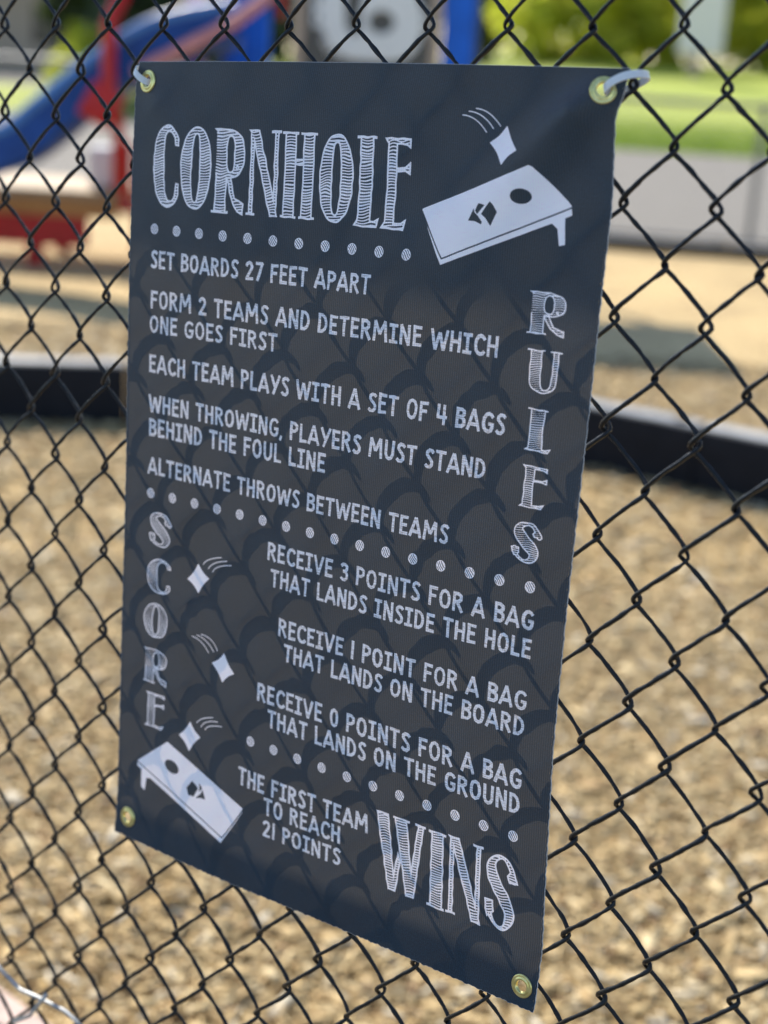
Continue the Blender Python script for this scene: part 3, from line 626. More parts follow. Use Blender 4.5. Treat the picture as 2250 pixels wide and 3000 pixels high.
# ------------------------------------------------------------------ chain-link fence
FO = np.array([0.13356925, 0.93418144, 1.21565917]); FU = np.array([0.78804572, -0.61405979, 0.04375515]); FV = np.array([0.01377382, -0.05347035, -0.99847444]); FN = np.array([0.61546261, 0.78744618, -0.03367913])
FGAP = 0.0085                                               # mesh plane parallel to the banner, this far behind it
def _reproject():
    ij = [(i, j) for i in range(-18, 5) for j in range(-9, 11)]
    A = []; Q = []
    for i, j in ij:
        p = FO + i*FA0*FU + j*FB0*FV; r_ = p - CAMC; c = BO - BN*FGAP; t = ((c-CAMC) @ BN)/(r_ @ BN)
        A.append([1, i, j]); Q.append(CAMC + t*r_)
    return np.linalg.lstsq(np.array(A), np.array(Q), rcond=None)[0]
FA0, FB0 = 0.030425, 0.033993
FO, FU, FV = _reproject(); FA, FB = np.linalg.norm(FU), np.linalg.norm(FV); FU = FU/FA; FV = FV/FB; FN = -BN
WR, WD = 0.00158, 0.0044
fence = thing('chain_link_fence', Vector(FO + FV*1.2), 'black vinyl coated chain-link fence close to the camera, behind the banner', 'fence')
def wire_mesh():
    V = []; P = []; base = 0; S = 20; nr = 6
    j0, j1 = -12.6, 34.4
    for i in range(-46, 17):
        # wire i zigzags between column i and i+1; it is at column i where (i+j) is even
        jj = np.arange(j0*S, j1*S)/S
        th = math.pi*(jj - (i % 2))                         # cos = 1 at column i
        cx_ = np.cos(th); tri_ = 2/math.pi*np.arcsin(0.988*cx_)
        amp = FA*0.5 + 0.0036
        sx = FA*0.5 - tri_*amp*1.045
        dep = -WD*np.sin(th)*1.25/np.sqrt(np.sin(th)**2+0.56)   # the wires rising to the right lie in front
        jx = RNG.normal(0, 0.0004) + 0.0007*np.sin(jj*0.23+i*2.3) + 0.0005*np.sin(jj*0.61+i*4.1)
        kk = np.convolve(RNG.normal(0, 0.00042, len(jj)), np.ones(4)/4, 'same')
        x = i*FA + sx + jx + kk; y = jj*FB + 0.0009*np.sin(jj*0.9+i*1.7) + 0.0006*np.sin(jj*0.31+i*0.8)
        co = FO + x[:,None]*FU + y[:,None]*FV - dep[:,None]*FN
        t = np.gradient(co, axis=0); t /= np.linalg.norm(t, axis=1)[:,None]
        u = np.cross(t, FN); u /= np.linalg.norm(u, axis=1)[:,None]; v = np.cross(t, u)
        rad_ = 1 + np.convolve(RNG.normal(0, 0.16, len(jj)), [0.25,0.5,0.25], 'same')
        for k in range(nr):
            a = 2*math.pi*k/nr; V.append((co + WR*rad_[:,None]*(math.cos(a)*u + math.sin(a)*v)))
        n = len(jj); id_ = np.arange(n-1)
        for k in range(nr):
            k2 = (k+1) % nr; P.append(np.stack([base+k*n+id_, base+k*n+id_+1, base+k2*n+id_+1, base+k2*n+id_], 1))
        base += n*nr
    me = fast_mesh('wire_mesh', np.concatenate(V)-np.array(fence.location), [np.concatenate(P)]); me.materials.append(M['vinyl']); smooth(me)
    o = bpy.data.objects.new('wire_mesh', me); COL.objects.link(o); o.parent = fence
wire_mesh()
UH = np.array([FU[0], FU[1], 0]); UH /= np.linalg.norm(UH)
def fpt(x, y, d=0.0): return Vector(FO + x*FU + y*FV + d*FN)
RAILZ = -0.446
MB().tube([fpt(-1.45, RAILZ, 0.045), fpt(0.55, RAILZ, 0.045)], 0.0172, 20).build('top_rail', M['rail'], fence, 40)
for px in (-1.42, 0.52): MB().tube([fpt(px, 1.24, 0.062), fpt(px, RAILZ-0.03, 0.062)], 0.024, 16).build('post', M['rail'], fence, 40)

# unseen timber frame added behind the fence so its beam shades the banner's top
def fh(x, z, d): p = FO + x*UH - BN*np.array([1,1,0])*d; return Vector((p[0], p[1], z))
tf = thing('added_shade_frame', fh(-0.2, 0, 0.36), 'unseen timber frame added behind the fence to shade the top of the banner', 'timber frame')
rotf = Matrix.Rotation(math.atan2(UH[1], UH[0]), 3, 'Z')
_nh = np.array([-BN[0], -BN[1], 0.0]); _nh /= np.linalg.norm(_nh); _p = surf(205.0, 150.0); _s = np.array(SUN)
BEAMZ = float((_p + _s*((0.385 - (_p-FO)@_nh)/(_s@_nh)))[2]) + 0.085
MB().box(fh(-0.35, BEAMZ, 0.36), (3.6, 0.05, 0.17), rotf, 0.004).build('beam', M['plank'], tf)
for x_ in (-2.1, 1.4): MB().box(fh(x_, (BEAMZ+0.12)/2, 0.41), (0.09, 0.045, BEAMZ+0.12), rotf, 0.004).build('post', M['plank'], tf)

# zip ties
def zipmat():
    m, t, p, o = mat('white_nylon'); p.inputs['Base Color'].default_value = (0.85,0.86,0.86,1); p.inputs['Roughness'].default_value = 0.35
    tr = node(t, 'ShaderNodeBsdfTranslucent'); tr.inputs[0].default_value = (0.8,0.82,0.8,1)
    tc = node(t, 'ShaderNodeTexCoord'); n = node(t, 'ShaderNodeTexNoise', i_Scale=300.0); t.links.new(tc.outputs['Object'], n.inputs['Vector'])
    r = ramp(t, n.outputs['Fac'], [(0.3,(0.9,0.91,0.92)),(0.7,(0.95,0.95,0.94))]); t.links.new(r.outputs[0], p.inputs['Base Color'])
    mx = node(t, 'ShaderNodeMixShader', i_0=0.25); t.links.new(p.outputs[0], mx.inputs[1]); t.links.new(tr.outputs[0], mx.inputs[2]); t.links.new(mx.outputs[0], o.inputs[0]); return m
M['nylon'] = zipmat()
def zip_tie(ex, ey, path, wdir, label):
    """path: (x, y, depth) mm offsets from the eyelet centre on the banner; a flat strap 4.6 mm wide"""
    c = surf(ex, ey); du = BU/np.linalg.norm(BU); dv = BV/np.linalg.norm(BV)
    pts = [Vector(c + (p[0]*du + p[1]*dv + p[2]*BN)/1000) for p in path]
    q = []; m = len(pts)
    for i in range(m):
        for k in range(6):
            t = k/6; P0,P1,P2,P3 = pts[i-1], pts[i], pts[(i+1)%m], pts[(i+2)%m]
            q.append(0.5*((2*P1)+(-P0+P2)*t+(2*P0-5*P1+4*P2-P3)*t*t+(-P0+3*P1-3*P2+P3)*t**3))
    wd = Vector((wdir[0]*du + wdir[1]*dv + wdir[2]*BN)); bm = bmesh.new(); rings = []
    for i, p in enumerate(q):
        t = (q[(i+1)%len(q)]-q[i-1]).normalized(); s = (wd - t*wd.dot(t)).normalized(); n = t.cross(s)
        rings.append([bm.verts.new(p + s*a*0.0023 + n*b*0.00042) for a, b in ((-1,-1),(1,-1),(1,1),(-1,1))])
    for i in range(len(rings)):
        A, B = rings[i], rings[(i+1)%len(rings)]
        for k in range(4): bm.faces.new((A[k],A[(k+1)%4],B[(k+1)%4],B[k]))
    bmesh.ops.recalc_face_normals(bm, faces=bm.faces)
    root = thing('zip_tie', pts[-1], label, 'zip tie', 'white zip ties holding the banner corners')
    me = bpy.data.meshes.new('strap'); bm.to_mesh(me); bm.free(); me.materials.append(M['nylon']); smooth(me)
    try: me.set_sharp_from_angle(angle=math.radians(40))
    except Exception: pass
    link(bpy.data.objects.new('strap', me), root)
    MB().box(pts[-1], (0.007,0.006,0.0045), None, 0.0008).build('locking_head', M['nylon'], root)
zip_tie(397.3, 12.8, [(0.8,0.8,-5),(1.2,0.2,1.0),(4.5,-2.2,4.4),(10,-5.6,5.2),(17,-8.6,3.0),(22.5,-9.8,-3),(23.0,-9.0,-11),(15,-5.0,-15),(6,-0.5,-12)], (0.35,0.93,0.1), 'white zip tie looped through the top right eyelet round a fence wire')
zip_tie(13.6, 13.9, [(0.5,1.0,-5),(-0.8,0.2,1.2),(-5,-2.5,4.0),(-10,-6.0,3.6),(-14.5,-8.8,-1),(-16,-8.6,-9),(-9,-4.6,-14),(-2,0,-11)], (-0.35,0.93,0.1), 'white zip tie looped through the top left eyelet round a fence wire')

# loose grey wire twisted on the fence at the lower left
def fence_px(px, py, d=0.0):
    r_ = CAMR @ np.array([(px-1125)/FPX, (py-1500)/FPX, 1.0]); t = ((FO + d*FN - CAMC) @ FN)/(r_ @ FN); return Vector(CAMC + t*r_)
tw = thing('tie_wire', fence_px(125, 2925, -0.006), 'loose grey steel wire twisted round the fence mesh at its lower left', 'wire')
MB().tube([fence_px(-60,2770,-.006), fence_px(10,2848,-.006), fence_px(60,2900,-.007), fence_px(122,2927,-.008), fence_px(190,2962,-.007), fence_px(245,3012,-.006), fence_px(290,3080,-.006)], 0.0018, 8).build('strand', M['greywire'], tw, 60)
MB().tube([fence_px(40,2994,-.006), fence_px(88,2975,-.007), fence_px(122,2930,-.010), fence_px(138,2912,-.004)], 0.0018, 8).build('twisted_end', M['greywire'], tw, 60)

# ------------------------------------------------------------------ wood chips in front and around
def chips(name, x0f, x1f, y0, y1, dens, L, zmax):
    A = []; yy = y0
    area = (y1-y0)*((x1f(y0)-x0f(y0))+(x1f(y1)-x0f(y1)))/2; n = int(area*dens)
    y = np.sqrt(RNG.uniform(y0**2, y1**2, n)); x = x0f(y) + RNG.uniform(0,1,n)*(x1f(y)-x0f(y))
    z = RNG.uniform(0.001, zmax, n)
    ln = L*np.exp(RNG.normal(0,0.42,n)); wd = ln*RNG.uniform(0.16,0.42,n); th = wd*RNG.uniform(0.2,0.5,n)
    yaw = RNG.uniform(0,math.pi*2,n); pit = RNG.normal(0,0.2,n); rol = RNG.normal(0,0.3,n)
    cy,sy,cp,sp,cr_,sr = np.cos(yaw),np.sin(yaw),np.cos(pit),np.sin(pit),np.cos(rol),np.sin(rol)
    ax = np.stack([cy*cp, sy*cp, sp],-1); side0 = np.stack([-sy, cy, 0*cy],-1); up0 = np.cross(ax, side0)
    side = side0*cr_[:,None]+up0*sr[:,None]; up = np.cross(ax, side)
    c = np.stack([x,y,z+0.004],-1); V = np.empty((n,8,3))
    k = 0
    for a in (-1,1):
        for b in (-1,1):
            for d in (-1,1):
                tp = RNG.uniform(0.45,1.0,n)[:,None]; of = RNG.uniform(0.75,1.1,n)[:,None]
                V[:,k] = c + ax*(a*ln/2)[:,None]*of + side*(b*wd/2)[:,None]*tp + up*(d*th/2)[:,None]; k += 1
    q = np.array([[0,1,3,2],[4,6,7,5],[0,4,5,1],[2,3,7,6],[0,2,6,4],[1,5,7,3]]); P = (np.arange(n)[:,None,None]*8 + q[None]).reshape(-1,4)
    me = fast_mesh(name, V.reshape(-1,3), [P]); me.materials.append(M['chip'])
    o = link(bpy.data.objects.new(name, me)); o['kind'] = 'stuff'; o['label'] = 'loose tan wood chips covering the playground ground'; o['category'] = 'wood chips'; return o
chips('wood_chips', lambda y: -0.34*y-0.25, lambda y: 0.32*y+0.25, 1.75, 4.4, 9500, 0.021, 0.012)
chips('wood_chips', lambda y: -0.32*y-0.2, lambda y: 0.32*y+0.2, 4.4, 8.2, 2400, 0.028, 0.012)

# ------------------------------------------------------------------ playground edging timbers
def timber(p, q, label, h=0.235, wdt=0.12, group='black plastic edging pieces round the play area'):
    p, q = Vector(p), Vector(q); d = (q-p); L = d.length; ang = math.atan2(d.y, d.x); rot = Matrix.Rotation(ang, 3, 'Z'); mid = (p+q)/2
    t = thing('edging_timber', (mid.x, mid.y, 0), label, 'edging', group)
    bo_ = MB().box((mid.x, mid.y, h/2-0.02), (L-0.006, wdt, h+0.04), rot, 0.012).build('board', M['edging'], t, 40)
    MB().box((mid.x, mid.y, h+0.004), (L-0.03, wdt-0.022, 0.012), rot, 0.004).build('top_strip', M['edging_top'], bo_, 40)  # separate strip whose grey stands for the sheen on black plastic
    e = q - d.normalized()*0.09
    MB().tube([(e.x,e.y,h-0.03),(e.x,e.y,h+0.012)], 0.028, 14).build('stake_cap', M['edging'], bo_, 40)
def _ix(p, d, q, e):
    t = ((q.x-p.x)*e.y - (q.y-p.y)*e.x)/(d.x*e.y - d.y*e.x); return p + d*t
gl0, gl1, gr0, gr1 = ground(0,1228), ground(380,1236), ground(1730,1362), ground(2250,1478)
ld = (gl0-gl1).normalized(); rd = (gr1-gr0).normalized(); corner = _ix(gl1, ld, gr0, rd)
for k in range(3):
    timber(corner+ld*(1.22*k), corner+ld*(1.22*(k+1)), ['black plastic edging piece behind the left side of the banner, at the corner','black plastic edging piece crossing the left side of the photo beside the banner','black plastic edging piece leaving the frame at the left'][k])
for k in range(3):
    timber(corner+rd*(1.22*k), corner+rd*(1.22*(k+1)), ['black plastic edging piece hidden mostly behind the right half of the banner','black plastic edging piece to the right of the banner with a pale top','black plastic edging piece leaving the frame at the right'][k])
for k in range(9):
    x = -3.4+k*1.22; timber((x, 13.4-0.12*x, 0), (x+1.22, 13.4-0.12*(x+1.22), 0), 'black plastic edging piece far back under the galvanised fence', h=0.10, group='far edging pieces under the galvanised fence')

# pinkish plank along the near fence, lower left corner
pa, pb = ground(0, 2880, 0.2), ground(165, 3000, 0.2); pd = (pb-pa).normalized(); pn = Vector((0,0,1)).cross(pd)
if pn.y > 0: pn = -pn
pl = thing('plank', (pa.x, pa.y, 0), 'pinkish weathered plank on edge along the fence in the lower left corner', 'plank')
mid = (pa+pb)/2 + pn*0.03; rot = Matrix.Rotation(math.atan2(pd.y, pd.x), 3, 'Z')
MB().box((mid.x, mid.y, 0.10), (2.2, 0.05, 0.2), rot, 0.004).build('board', M['plank'], pl)
MB().box((mid.x+pn.x*0.045, mid.y+pn.y*0.045, 0.085), (2.2, 0.034, 0.17), rot, 0.004).build('shaded_face_board', M['edging'], pl)  # black board stands in for the plank's front face lying in shade

# ------------------------------------------------------------------ low play platform at the left
YB = 10.2
pf = thing('play_platform', (at(190, 520, YB).x, YB, 0), 'low play platform with tan deck, orange edge and red skirt under the slide', 'platform')
xa, xb = at(-170, 520, YB).x, at(372, 520, YB).x; zt = 0.50
MB().box(((xa+xb)/2, YB+0.45, zt-0.03), (xb-xa, 0.95, 0.06), None, 0.01).build('deck', M['tan'], pf)
MB().box(((xa+xb)/2, YB-0.045, zt-0.115), (xb-xa-0.1, 0.03, 0.11), None, 0.006).build('edge_board', M['orange'], pf)
xr = at(262, 600, YB).x
MB().box(((xa+xr)/2, YB-0.04, zt-0.265), (xr-xa, 0.035, 0.19), None, 0.008).build('skirt_panel', M['red'], pf)
for px in (105, -120): 
    x = at(px, 700, YB).x; MB().box((x, YB-0.01, 0.13), (0.105, 0.09, 0.26), None, 0.01).build('leg', M['red'], pf)
for px in (105, 350):
    x = at(px, 700, YB).x; MB().box((x, YB+0.80, 0.22), (0.09, 0.09, 0.44), None, 0.01).build('leg', M['red'], pf)
x = at(371, 480, YB).x; MB().box((x, YB-0.03, 0.60), (0.065, 0.06, 0.44), None, 0.008).build('end_post', M['red'], pf)
MB().box((x+0.20, YB+0.02, 0.60), (0.30, 0.03, 0.34), None, 0.006).build('end_board', M['orange'], pf)
MB().box((at(300,400,YB).x, YB+0.25, 0.64), (0.24, 0.20, 0.26), None, 0.02).build('step_block', M['white'], pf)

# ------------------------------------------------------------------ play tower with slide
YT = 10.4
tower = thing('play_tower', (at(1080, 300, YT).x, YT+0.6, 0), 'blue and red play tower with a grey activity panel behind the banner', 'play tower')
zdeck = 1.05
xL, xR = at(655, 90, YT).x, at(1395, 110, YT).x
MB().box(((xL+xR)/2, YT+0.70, zdeck-0.04), (xR-xL, 1.3, 0.08), None, 0.01).build('deck', M['tan'], tower)
for sx in (xL+0.03, xR-0.03):
    for sy in (YT+0.06, YT+1.34):
        MB().tube([(sx,sy,0),(sx,sy,2.75)], 0.045, 16).build('post', M['blue'], tower, 40)
bmr = MB(); x0, x1, ya, yb = xL-0.15, xR+0.15, YT-0.1, YT+1.5; cxr, cyr = (x0+x1)/2, (ya+yb)/2
vs = [bmr.bm.verts.new(p) for p in ((x0,ya,2.72),(x1,ya,2.72),(x1,yb,2.72),(x0,yb,2.72),(x0+.5,cyr,3.25),(x1-.5,cyr,3.25))]
for f in ((0,1,5,4),(1,2,5),(2,3,4,5),(3,0,4),(3,2,1,0)): bmr.bm.faces.new([vs[i] for i in f])
bmr.build('roof', M['red'], tower)
# blue wall boards left and right of the panel
xp0, xp1 = at(874, 100, YT).x, at(1277, 100, YT).x
xg = at(795, 100, YT).x
MB().box(((xL+xg)/2+0.02, YT+0.03, 1.45), (xg-xL-0.06, 0.035, 1.3), None, 0.01).build('wall_board', M['wallblue'], tower)
for k in range(3):
    x = xL+0.06+(xg-xL-0.1)*(k+0.5)/3; MB().box((x, YT-0.005, 1.45), (0.035, 0.03, 1.24), None, 0.008).build('rib', M['wallblue'], tower)
MB().box(((xp1+xR)/2+0.01, YT+0.03, 1.45), (xR-xp1-0.06, 0.035, 1.3), None, 0.01).build('wall_board', M['wallblue'], tower)
xred = at(825, 30, YT).x; MB().box((xred, YT+0.01, 1.88), (0.045, 0.04, 0.5), None, 0.006).build('red_strip', M['red'], tower)
# activity panel
MB().box(((xp0+xp1)/2, YT, 1.40), (xp1-xp0-0.06, 0.03, 1.30), None, 0.004).build('activity_panel', M['panel'], tower)
for x in (xp0, xp1):
    p_ = MB().box((x, YT-0.005, 1.35), (0.062, 0.055, 1.46), None, 0.004).build('panel_post', M['beige'], tower)
    for z in (0.95, 1.15, 1.37, 1.52, 1.74, 1.95): MB().tube([(x, YT-0.031, z), (x, YT-0.040, z)], 0.010, 10).build('bolt', M['steel'], p_, 40)
def z5(x, y):          # place on the panel face
    q = at(900+x*500/1659, y*500/1659, YT-0.03); return (q.x, q.z)
def plate(name, outer, holes, y, depth, m, parent):
    cu = bpy.data.curves.new(name, 'CURVE'); cu.dimensions = '2D'; cu.fill_mode = 'BOTH'; cu.extrude = depth/2; cu.bevel_depth = depth*0.15
    for P in [outer]+holes:
        s = cu.splines.new('POLY'); s.points.add(len(P)-1); s.use_cyclic_u = True
        for pt, (a, b) in zip(s.points, P): pt.co = (a, b, 0, 1)
    tmp = bpy.data.objects.new('tmp', cu); COL.objects.link(tmp); dg = bpy.context.evaluated_depsgraph_get()
    me = bpy.data.meshes.new_from_object(tmp.evaluated_get(dg)); bpy.data.objects.remove(tmp); bpy.data.curves.remove(cu)
    me.transform(Matrix.Translation((0, y, 0)) @ Matrix.Rotation(math.radians(90), 4, 'X')); me.name = name
    me.materials.clear(); me.materials.append(m); return link(bpy.data.objects.new(name, me), parent)
out_ = [(60,-420),(60,240),(80,262),(150,265),(170,330),(210,420),(260,490),(350,550),(450,578),(700,592),(860,592),(960,560),(1060,470),(1110,330),(1115,180),(1095,40),(1040,-90),(960,-190),(850,-250),(720,-270),(600,-250),(600,-420)]
gap_ = [(365,-330),(365,220),(390,300),(440,345),(480,350),(515,320),(515,200),(535,60),(560,-60),(560,-330)]
ring_ = [(720+135*math.cos(a), 215+118*math.sin(a)) for a in np.linspace(0, 2*math.pi, 28, endpoint=False)]
sl1 = [(85,-60),(135,-60),(135,50),(85,50)]; sl2 = [(85,130),(135,130),(135,215),(85,215)]
mz = plate('maze_track', [z5(*p) for p in out_], [[z5(*p) for p in P] for P in (gap_, ring_, sl1, sl2)], YT-0.028, 0.02, M['white'], tower)
for x, y in [(165,380),(175,430),(205,490),(260,535),(215,460),(165,410),(1135,110),(1160,160),(1130,210),(1160,260),(1135,310),(1160,215)]:
    a, b = z5(x, y); MB().tube([(a, YT-0.014, b), (a, YT-0.024, b)], 0.014, 10).build('bead', M['white'], mz, 40)

# slide
YS = 9.6
sd = thing('slide', (at(100, 300, YS).x, YS, 0), 'blue plastic slide curving down to the left from the tower', 'slide')
cl = [(690,66),(630,78),(560,92),(475,118),(373,178),(278,250),(180,328),(85,405),(0,436),(-110,478),(-230,540),(-350,610),(-470,660),(-600,672)]
path = []
P3 = [at(a, b+10, YS) for a, b in cl]
for i in range(len(P3)-1):
    for k in range(4):
        t = k/4; q = [P3[max(i-1,0)], P3[i], P3[i+1], P3[min(i+2,len(P3)-1)]]
        path.append(0.5*((2*q[1])+(-q[0]+q[2])*t+(2*q[0]-5*q[1]+4*q[2]-q[3])*t*t+(-q[0]+3*q[1]-3*q[2]+q[3])*t**3))
path.append(P3[-1])
U_ = [(-.22,.10),(-.245,.115),(-.27,.10),(-.27,-.09),(-.21,-.125),(.21,-.125),(.27,-.09),(.27,.10),(.245,.115),(.22,.10),(.21,-.04),(.15,-.08),(-.15,-.08),(-.21,-.04)]
chu = MB().sweep(path, U_).build('chute', M['blue'], sd, 40)
for sg in (-1, 1):
    rp = []
    for i, p in enumerate(path):
        t = (path[min(i+1, len(path)-1)] - path[max(i-1, 0)]).normalized(); sv = t.cross(Vector((0,0,1))).normalized(); rp.append(p + sv*0.255*sg + sv.cross(t)*0.115)
    MB().tube(rp, 0.034, 10).build('rim', M['blue_rim'], chu, 60)
# red hand rail, brackets and legs of the slide
hr = [at(395,212,YS-.36), at(430,195,YS-.36), at(560,128,YS-.36), at(690,62,YS-.36), at(800,-20,YS-.36)]
MB().tube(hr, 0.036, 14).build('hand_rail', M['pink'], sd, 50)
a = at(325,-60,YS-.36); b = at(318,250,YS-.36); c_ = at(306,330,YS-.36)
MB().tube([at(430,-120,YS-.36), at(360,-20,YS-.36), at(320,70,YS-.36), b, c_], 0.042, 14).build('hoop', M['red'], sd, 50)
MB().box((at(330,300,YS).x, YS-.36, at(330,300,YS).z), (0.20, 0.06, 0.22), Matrix.Rotation(0.5,3,'Y'), 0.02).build('bracket', M['red'], sd, 40)
MB().tube([at(345,330,YS), (at(368,380,YB).x, YB-0.25, 0.56), (at(368,380,YB).x, YB+0.1, 0.50)], 0.036, 14).build('leg', M['red'], sd, 40)
MB().tube([at(575,-60,YS+.5), (at(575,-60,YS+.5).x, YS+.5, 0)], 0.06, 14).build('purple_post', M['purple'], sd, 40)
MB().tube([at(-420,640,YS), (at(-420,640,YS).x, YS, 0)], 0.04, 14).build('leg', M['red'], sd, 40)

# ------------------------------------------------------------------ far galvanised fence
def far_line(x): return 14.1 - 0.12*x
ff = thing('galvanised_fence', (0, far_line(0), 0), 'low galvanised chain-link fence far behind along the pale path', 'fence')
xs = [-9+2.4*k for k in range(10)]
for x in xs: MB().tube([(x, far_line(x), 0), (x, far_line(x), 1.24)], 0.03, 12).build('post', M['galv'], ff, 40)
MB().tube([(xs[0], far_line(xs[0])-.04, 1.20), (xs[-1], far_line(xs[-1])-.04, 1.20)], 0.024, 12).build('top_rail', M['galv'], ff, 40)
MB().tube([(xs[0], far_line(xs[0])-.04, 0.07), (xs[-1], far_line(xs[-1])-.04, 0.07)], 0.02, 12).build('bottom_rail', M['galv'], ff, 40)
V = []; P = []; base = 0; nr = 4
for sgn in (-1, 1):
    for k in range(-18, 400):
        x0 = xs[0] + k*0.055
        a = Vector((x0, 0, 0.08)); b = Vector((x0+sgn*1.1, 0, 1.18))
        if min(a.x, b.x) < xs[0] or max(a.x, b.x) > xs[-1]: continue
        a.y, b.y = far_line(a.x)-sgn*0.003, far_line(b.x)-sgn*0.003; t = (b-a).normalized(); u = t.cross(Vector((0,1,0))).normalized(); v = t.cross(u)
        for p in (a, b):
            for q in range(nr): V.append(p + (u*math.cos(q*math.pi/2)+v*math.sin(q*math.pi/2))*0.0012)
        for q in range(nr): P.append((base+q, base+(q+1)%nr, base+nr+(q+1)%nr, base+nr+q))
        base += 2*nr
me = fast_mesh('wire_mesh', np.array([tuple(v) for v in V])-np.array(ff.location), [np.array(P)]); me.materials.append(M['galv'])
o = bpy.data.objects.new('wire_mesh', me); COL.objects.link(o); o.parent = ff

# ------------------------------------------------------------------ trees and shrubs
def leaves(n_clumps, center, rad, per, size, seed, flat=1.0):
    r = np.random.default_rng(seed)
    d = r.normal(0,1,(n_clumps,3)); d /= np.linalg.norm(d,axis=1)[:,None]; rr = r.uniform(0.45,1.0,n_clumps)**0.6
    cc = np.array(center) + d*rr[:,None]*np.array(rad)
    cr_ = min(rad)*r.uniform(0.16,0.34,n_clumps)
    n = n_clumps*per; ci = np.repeat(np.arange(n_clumps), per)
    q = r.normal(0,1,(n,3)); q /= np.linalg.norm(q,axis=1)[:,None]; p = cc[ci] + q*(r.uniform(0,1,n)**0.4*cr_[ci])[:,None]
    a = r.normal(0,1,(n,3)); a /= np.linalg.norm(a,axis=1)[:,None]; b = np.cross(a, r.normal(0,1,(n,3))); b /= np.linalg.norm(b,axis=1)[:,None]
    s = size*r.uniform(0.6,1.4,n)[:,None]
    V = np.stack([p-a*s, p+b*s*0.45, p+a*s, p-b*s*0.45],1).reshape(-1,3); return V, np.arange(n*4).reshape(-1,4)
def tree(name, x, y, h, rx, rz, m, label, cat, group, seed, clumps=70, per=60, size=0.12, trunk=True, z0=0.0):
    t = thing(name, (x,y,z0), label, cat, group)
    cz = h-rz if trunk else rz*0.9
    V, P = leaves(clumps, (x,y,cz), (rx,rx,rz), per, size, seed)
    me = fast_mesh('foliage', V-np.array([x,y,0.0]), [P]); me.materials.append(m); o = bpy.data.objects.new('foliage', me); COL.objects.link(o); o.parent = t
    r = random.Random(seed); mb = MB(); rt = 0.035*h if trunk else 0.05
    top = Vector((x+r.uniform(-.2,.2), y, cz)); mb.tube([(x,y,0),(x+.03*h*r.uniform(-1,1),y,cz*0.5),top], [rt,rt*.75,rt*.4], 9)
    for k in range(6):
        an = k*1.05+r.random(); z0 = cz*(0.55+0.07*k) if trunk else 0.1+.05*k
        mb.tube([(x,y,z0),(x+math.cos(an)*rx*.35,y+math.sin(an)*rx*.35,z0+rz*.35),(x+math.cos(an)*rx*.7,y+math.sin(an)*rx*.7,z0+rz*.6)], [rt*.45,rt*.3,rt*.12], 6)
    tr_ = mb.build('trunk' if trunk else 'stems', M['trunk'], t, 60); tr_.matrix_parent_inverse = Matrix.Translation((-x,-y,0))
sd_ = 11
for k, (x, y, h, rx) in enumerate([(6.2,64,5.0,3.2),(10.4,67,5.8,3.6),(15.2,66,5.2,3.4),(20.0,69,6.2,3.8),(18.0,73,7.0,3.6)]):
    tree('bright_shrub', x, y, h, rx, h*0.55, M['leaf_bright'], ['sunlit yellow-green shrub just right of the blue tower, beyond the lawn','wide sunlit shrub above the top right of the banner','sunlit shrub behind the pale board at upper right','tall sunlit shrub to the right of the pale board','tallest sunlit shrub, set back behind the pale board'][k], 'shrub', 'sunlit shrubs beyond the lawn', 30+k, 90, 48, 0.26, False, 1.25)
for k, (x, y, h, rx) in enumerate([(3.5,85,11,5.2),(11.0,88,12,5.6),(19.0,87,12,5.4),(28.0,90,12,5.8),(-4.5,84,12,5.5)]):
    tree('shade_tree', x, y, h, rx, h*0.42, M['leaf_mid'], ['round green tree far behind the tower','broad green tree far behind the sunlit shrubs','green tree behind the pale board, far back','green tree far back at the right edge','green tree far back behind the slide top'][k], 'tree', 'green trees far beyond the lawn', 50+k, 110, 70, 0.38)
for k, (x, y, h, rx) in enumerate([(-4.6,33,6.5,2.6),(-6.9,38,7.0,1.9),(-12.8,61,9,4.0),(-17.5,56,9,4.2),(-9.0,57,10,4.4)]):
    tree('dark_tree', x, y, h, rx, h*0.47, M['leaf_dark'], ['dark evergreen tree behind the top of the slide','dark evergreen tree at the upper left above the slide','dark tree beyond the road at far left','dark tree beyond the road past the left edge','tall dark tree beyond the road behind the slide'][k], 'tree', 'dark trees at the upper left', 70+k, 110, 70, 0.22)
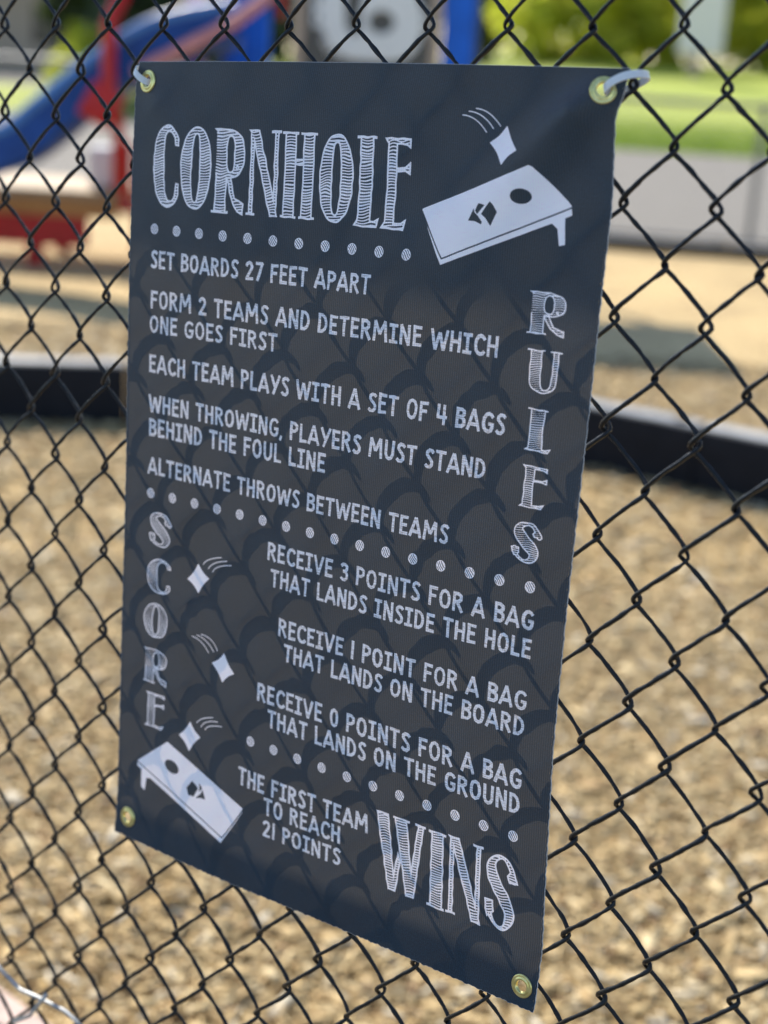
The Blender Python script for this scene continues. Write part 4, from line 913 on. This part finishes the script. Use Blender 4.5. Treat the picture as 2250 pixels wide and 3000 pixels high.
tree('lime_shrub', -6.2, 31, 1.9, 0.8, 0.8, M['leaf_bright'], 'small lime green shrub glowing behind the slide', 'shrub', None, 90, 40, 50, 0.10, False)
# a house beyond the trees at the far left
hx = -12.6
hs = thing('house', (hx, 50, 0), 'tan house with a dark roof beyond the road at far left', 'house')
MB().box((hx, 51.5, 1.4), (7.0, 5.0, 2.8)).build('wall', M['stucco'], hs)
mb = MB(); vs = [mb.bm.verts.new(p) for p in ((hx-3.9,48.6,2.7),(hx+3.9,48.6,2.7),(hx+3.9,54.4,2.7),(hx-3.9,54.4,2.7),(hx-3.9,51.5,4.6),(hx+3.9,51.5,4.6))]
for f in ((0,1,5,4),(2,3,4,5),(0,4,3),(1,2,5),(3,2,1,0)): mb.bm.faces.new([vs[i] for i in f])
mb.build('roof', M['roofing'], hs)
for x in (hx-1.8, hx+1.8): MB().box((x, 48.98, 1.5), (1.2, 0.06, 1.1)).build('window', M['glass'], hs)
# pale board on a post at the upper right
q = at(2060, 60, 58); nb = thing('notice_board', (q.x, 58, 0), 'tall pale blue-white board on a post at the upper right', 'sign')
MB().box((q.x, 58, 3.05), (1.6, 0.08, 2.3), None, 0.03).build('panel', M['signwhite'], nb)
MB().box((q.x-0.12, 58.09, 1.5), (0.36, 0.16, 3.0), None, 0.02).build('post', M['plank'], nb)
# long grass blades at the near edge of the lawn
n = 26000; x = RNG.uniform(-2, 12, n); y = 28.3 + RNG.exponential(6, n); h = RNG.uniform(0.06, 0.16, n); an = RNG.uniform(0, 6.28, n)
wv = np.stack([np.cos(an), np.sin(an), 0*an], -1)*0.012; b0 = np.stack([x, y, 0.005+0*x], -1); lean = RNG.normal(0, 0.04, (n,2))
V = np.stack([b0-wv, b0+wv, b0+np.stack([lean[:,0], lean[:,1], h], -1)], 1).reshape(-1,3)
me = fast_mesh('grass', V, [np.arange(n*3).reshape(-1,3)]); me.materials.append(M['grass_blade']); o = link(bpy.data.objects.new('grass', me)); o['kind'] = 'stuff'; o['label'] = 'sunlit grass blades along the edge of the lawn'; o['category'] = 'grass'
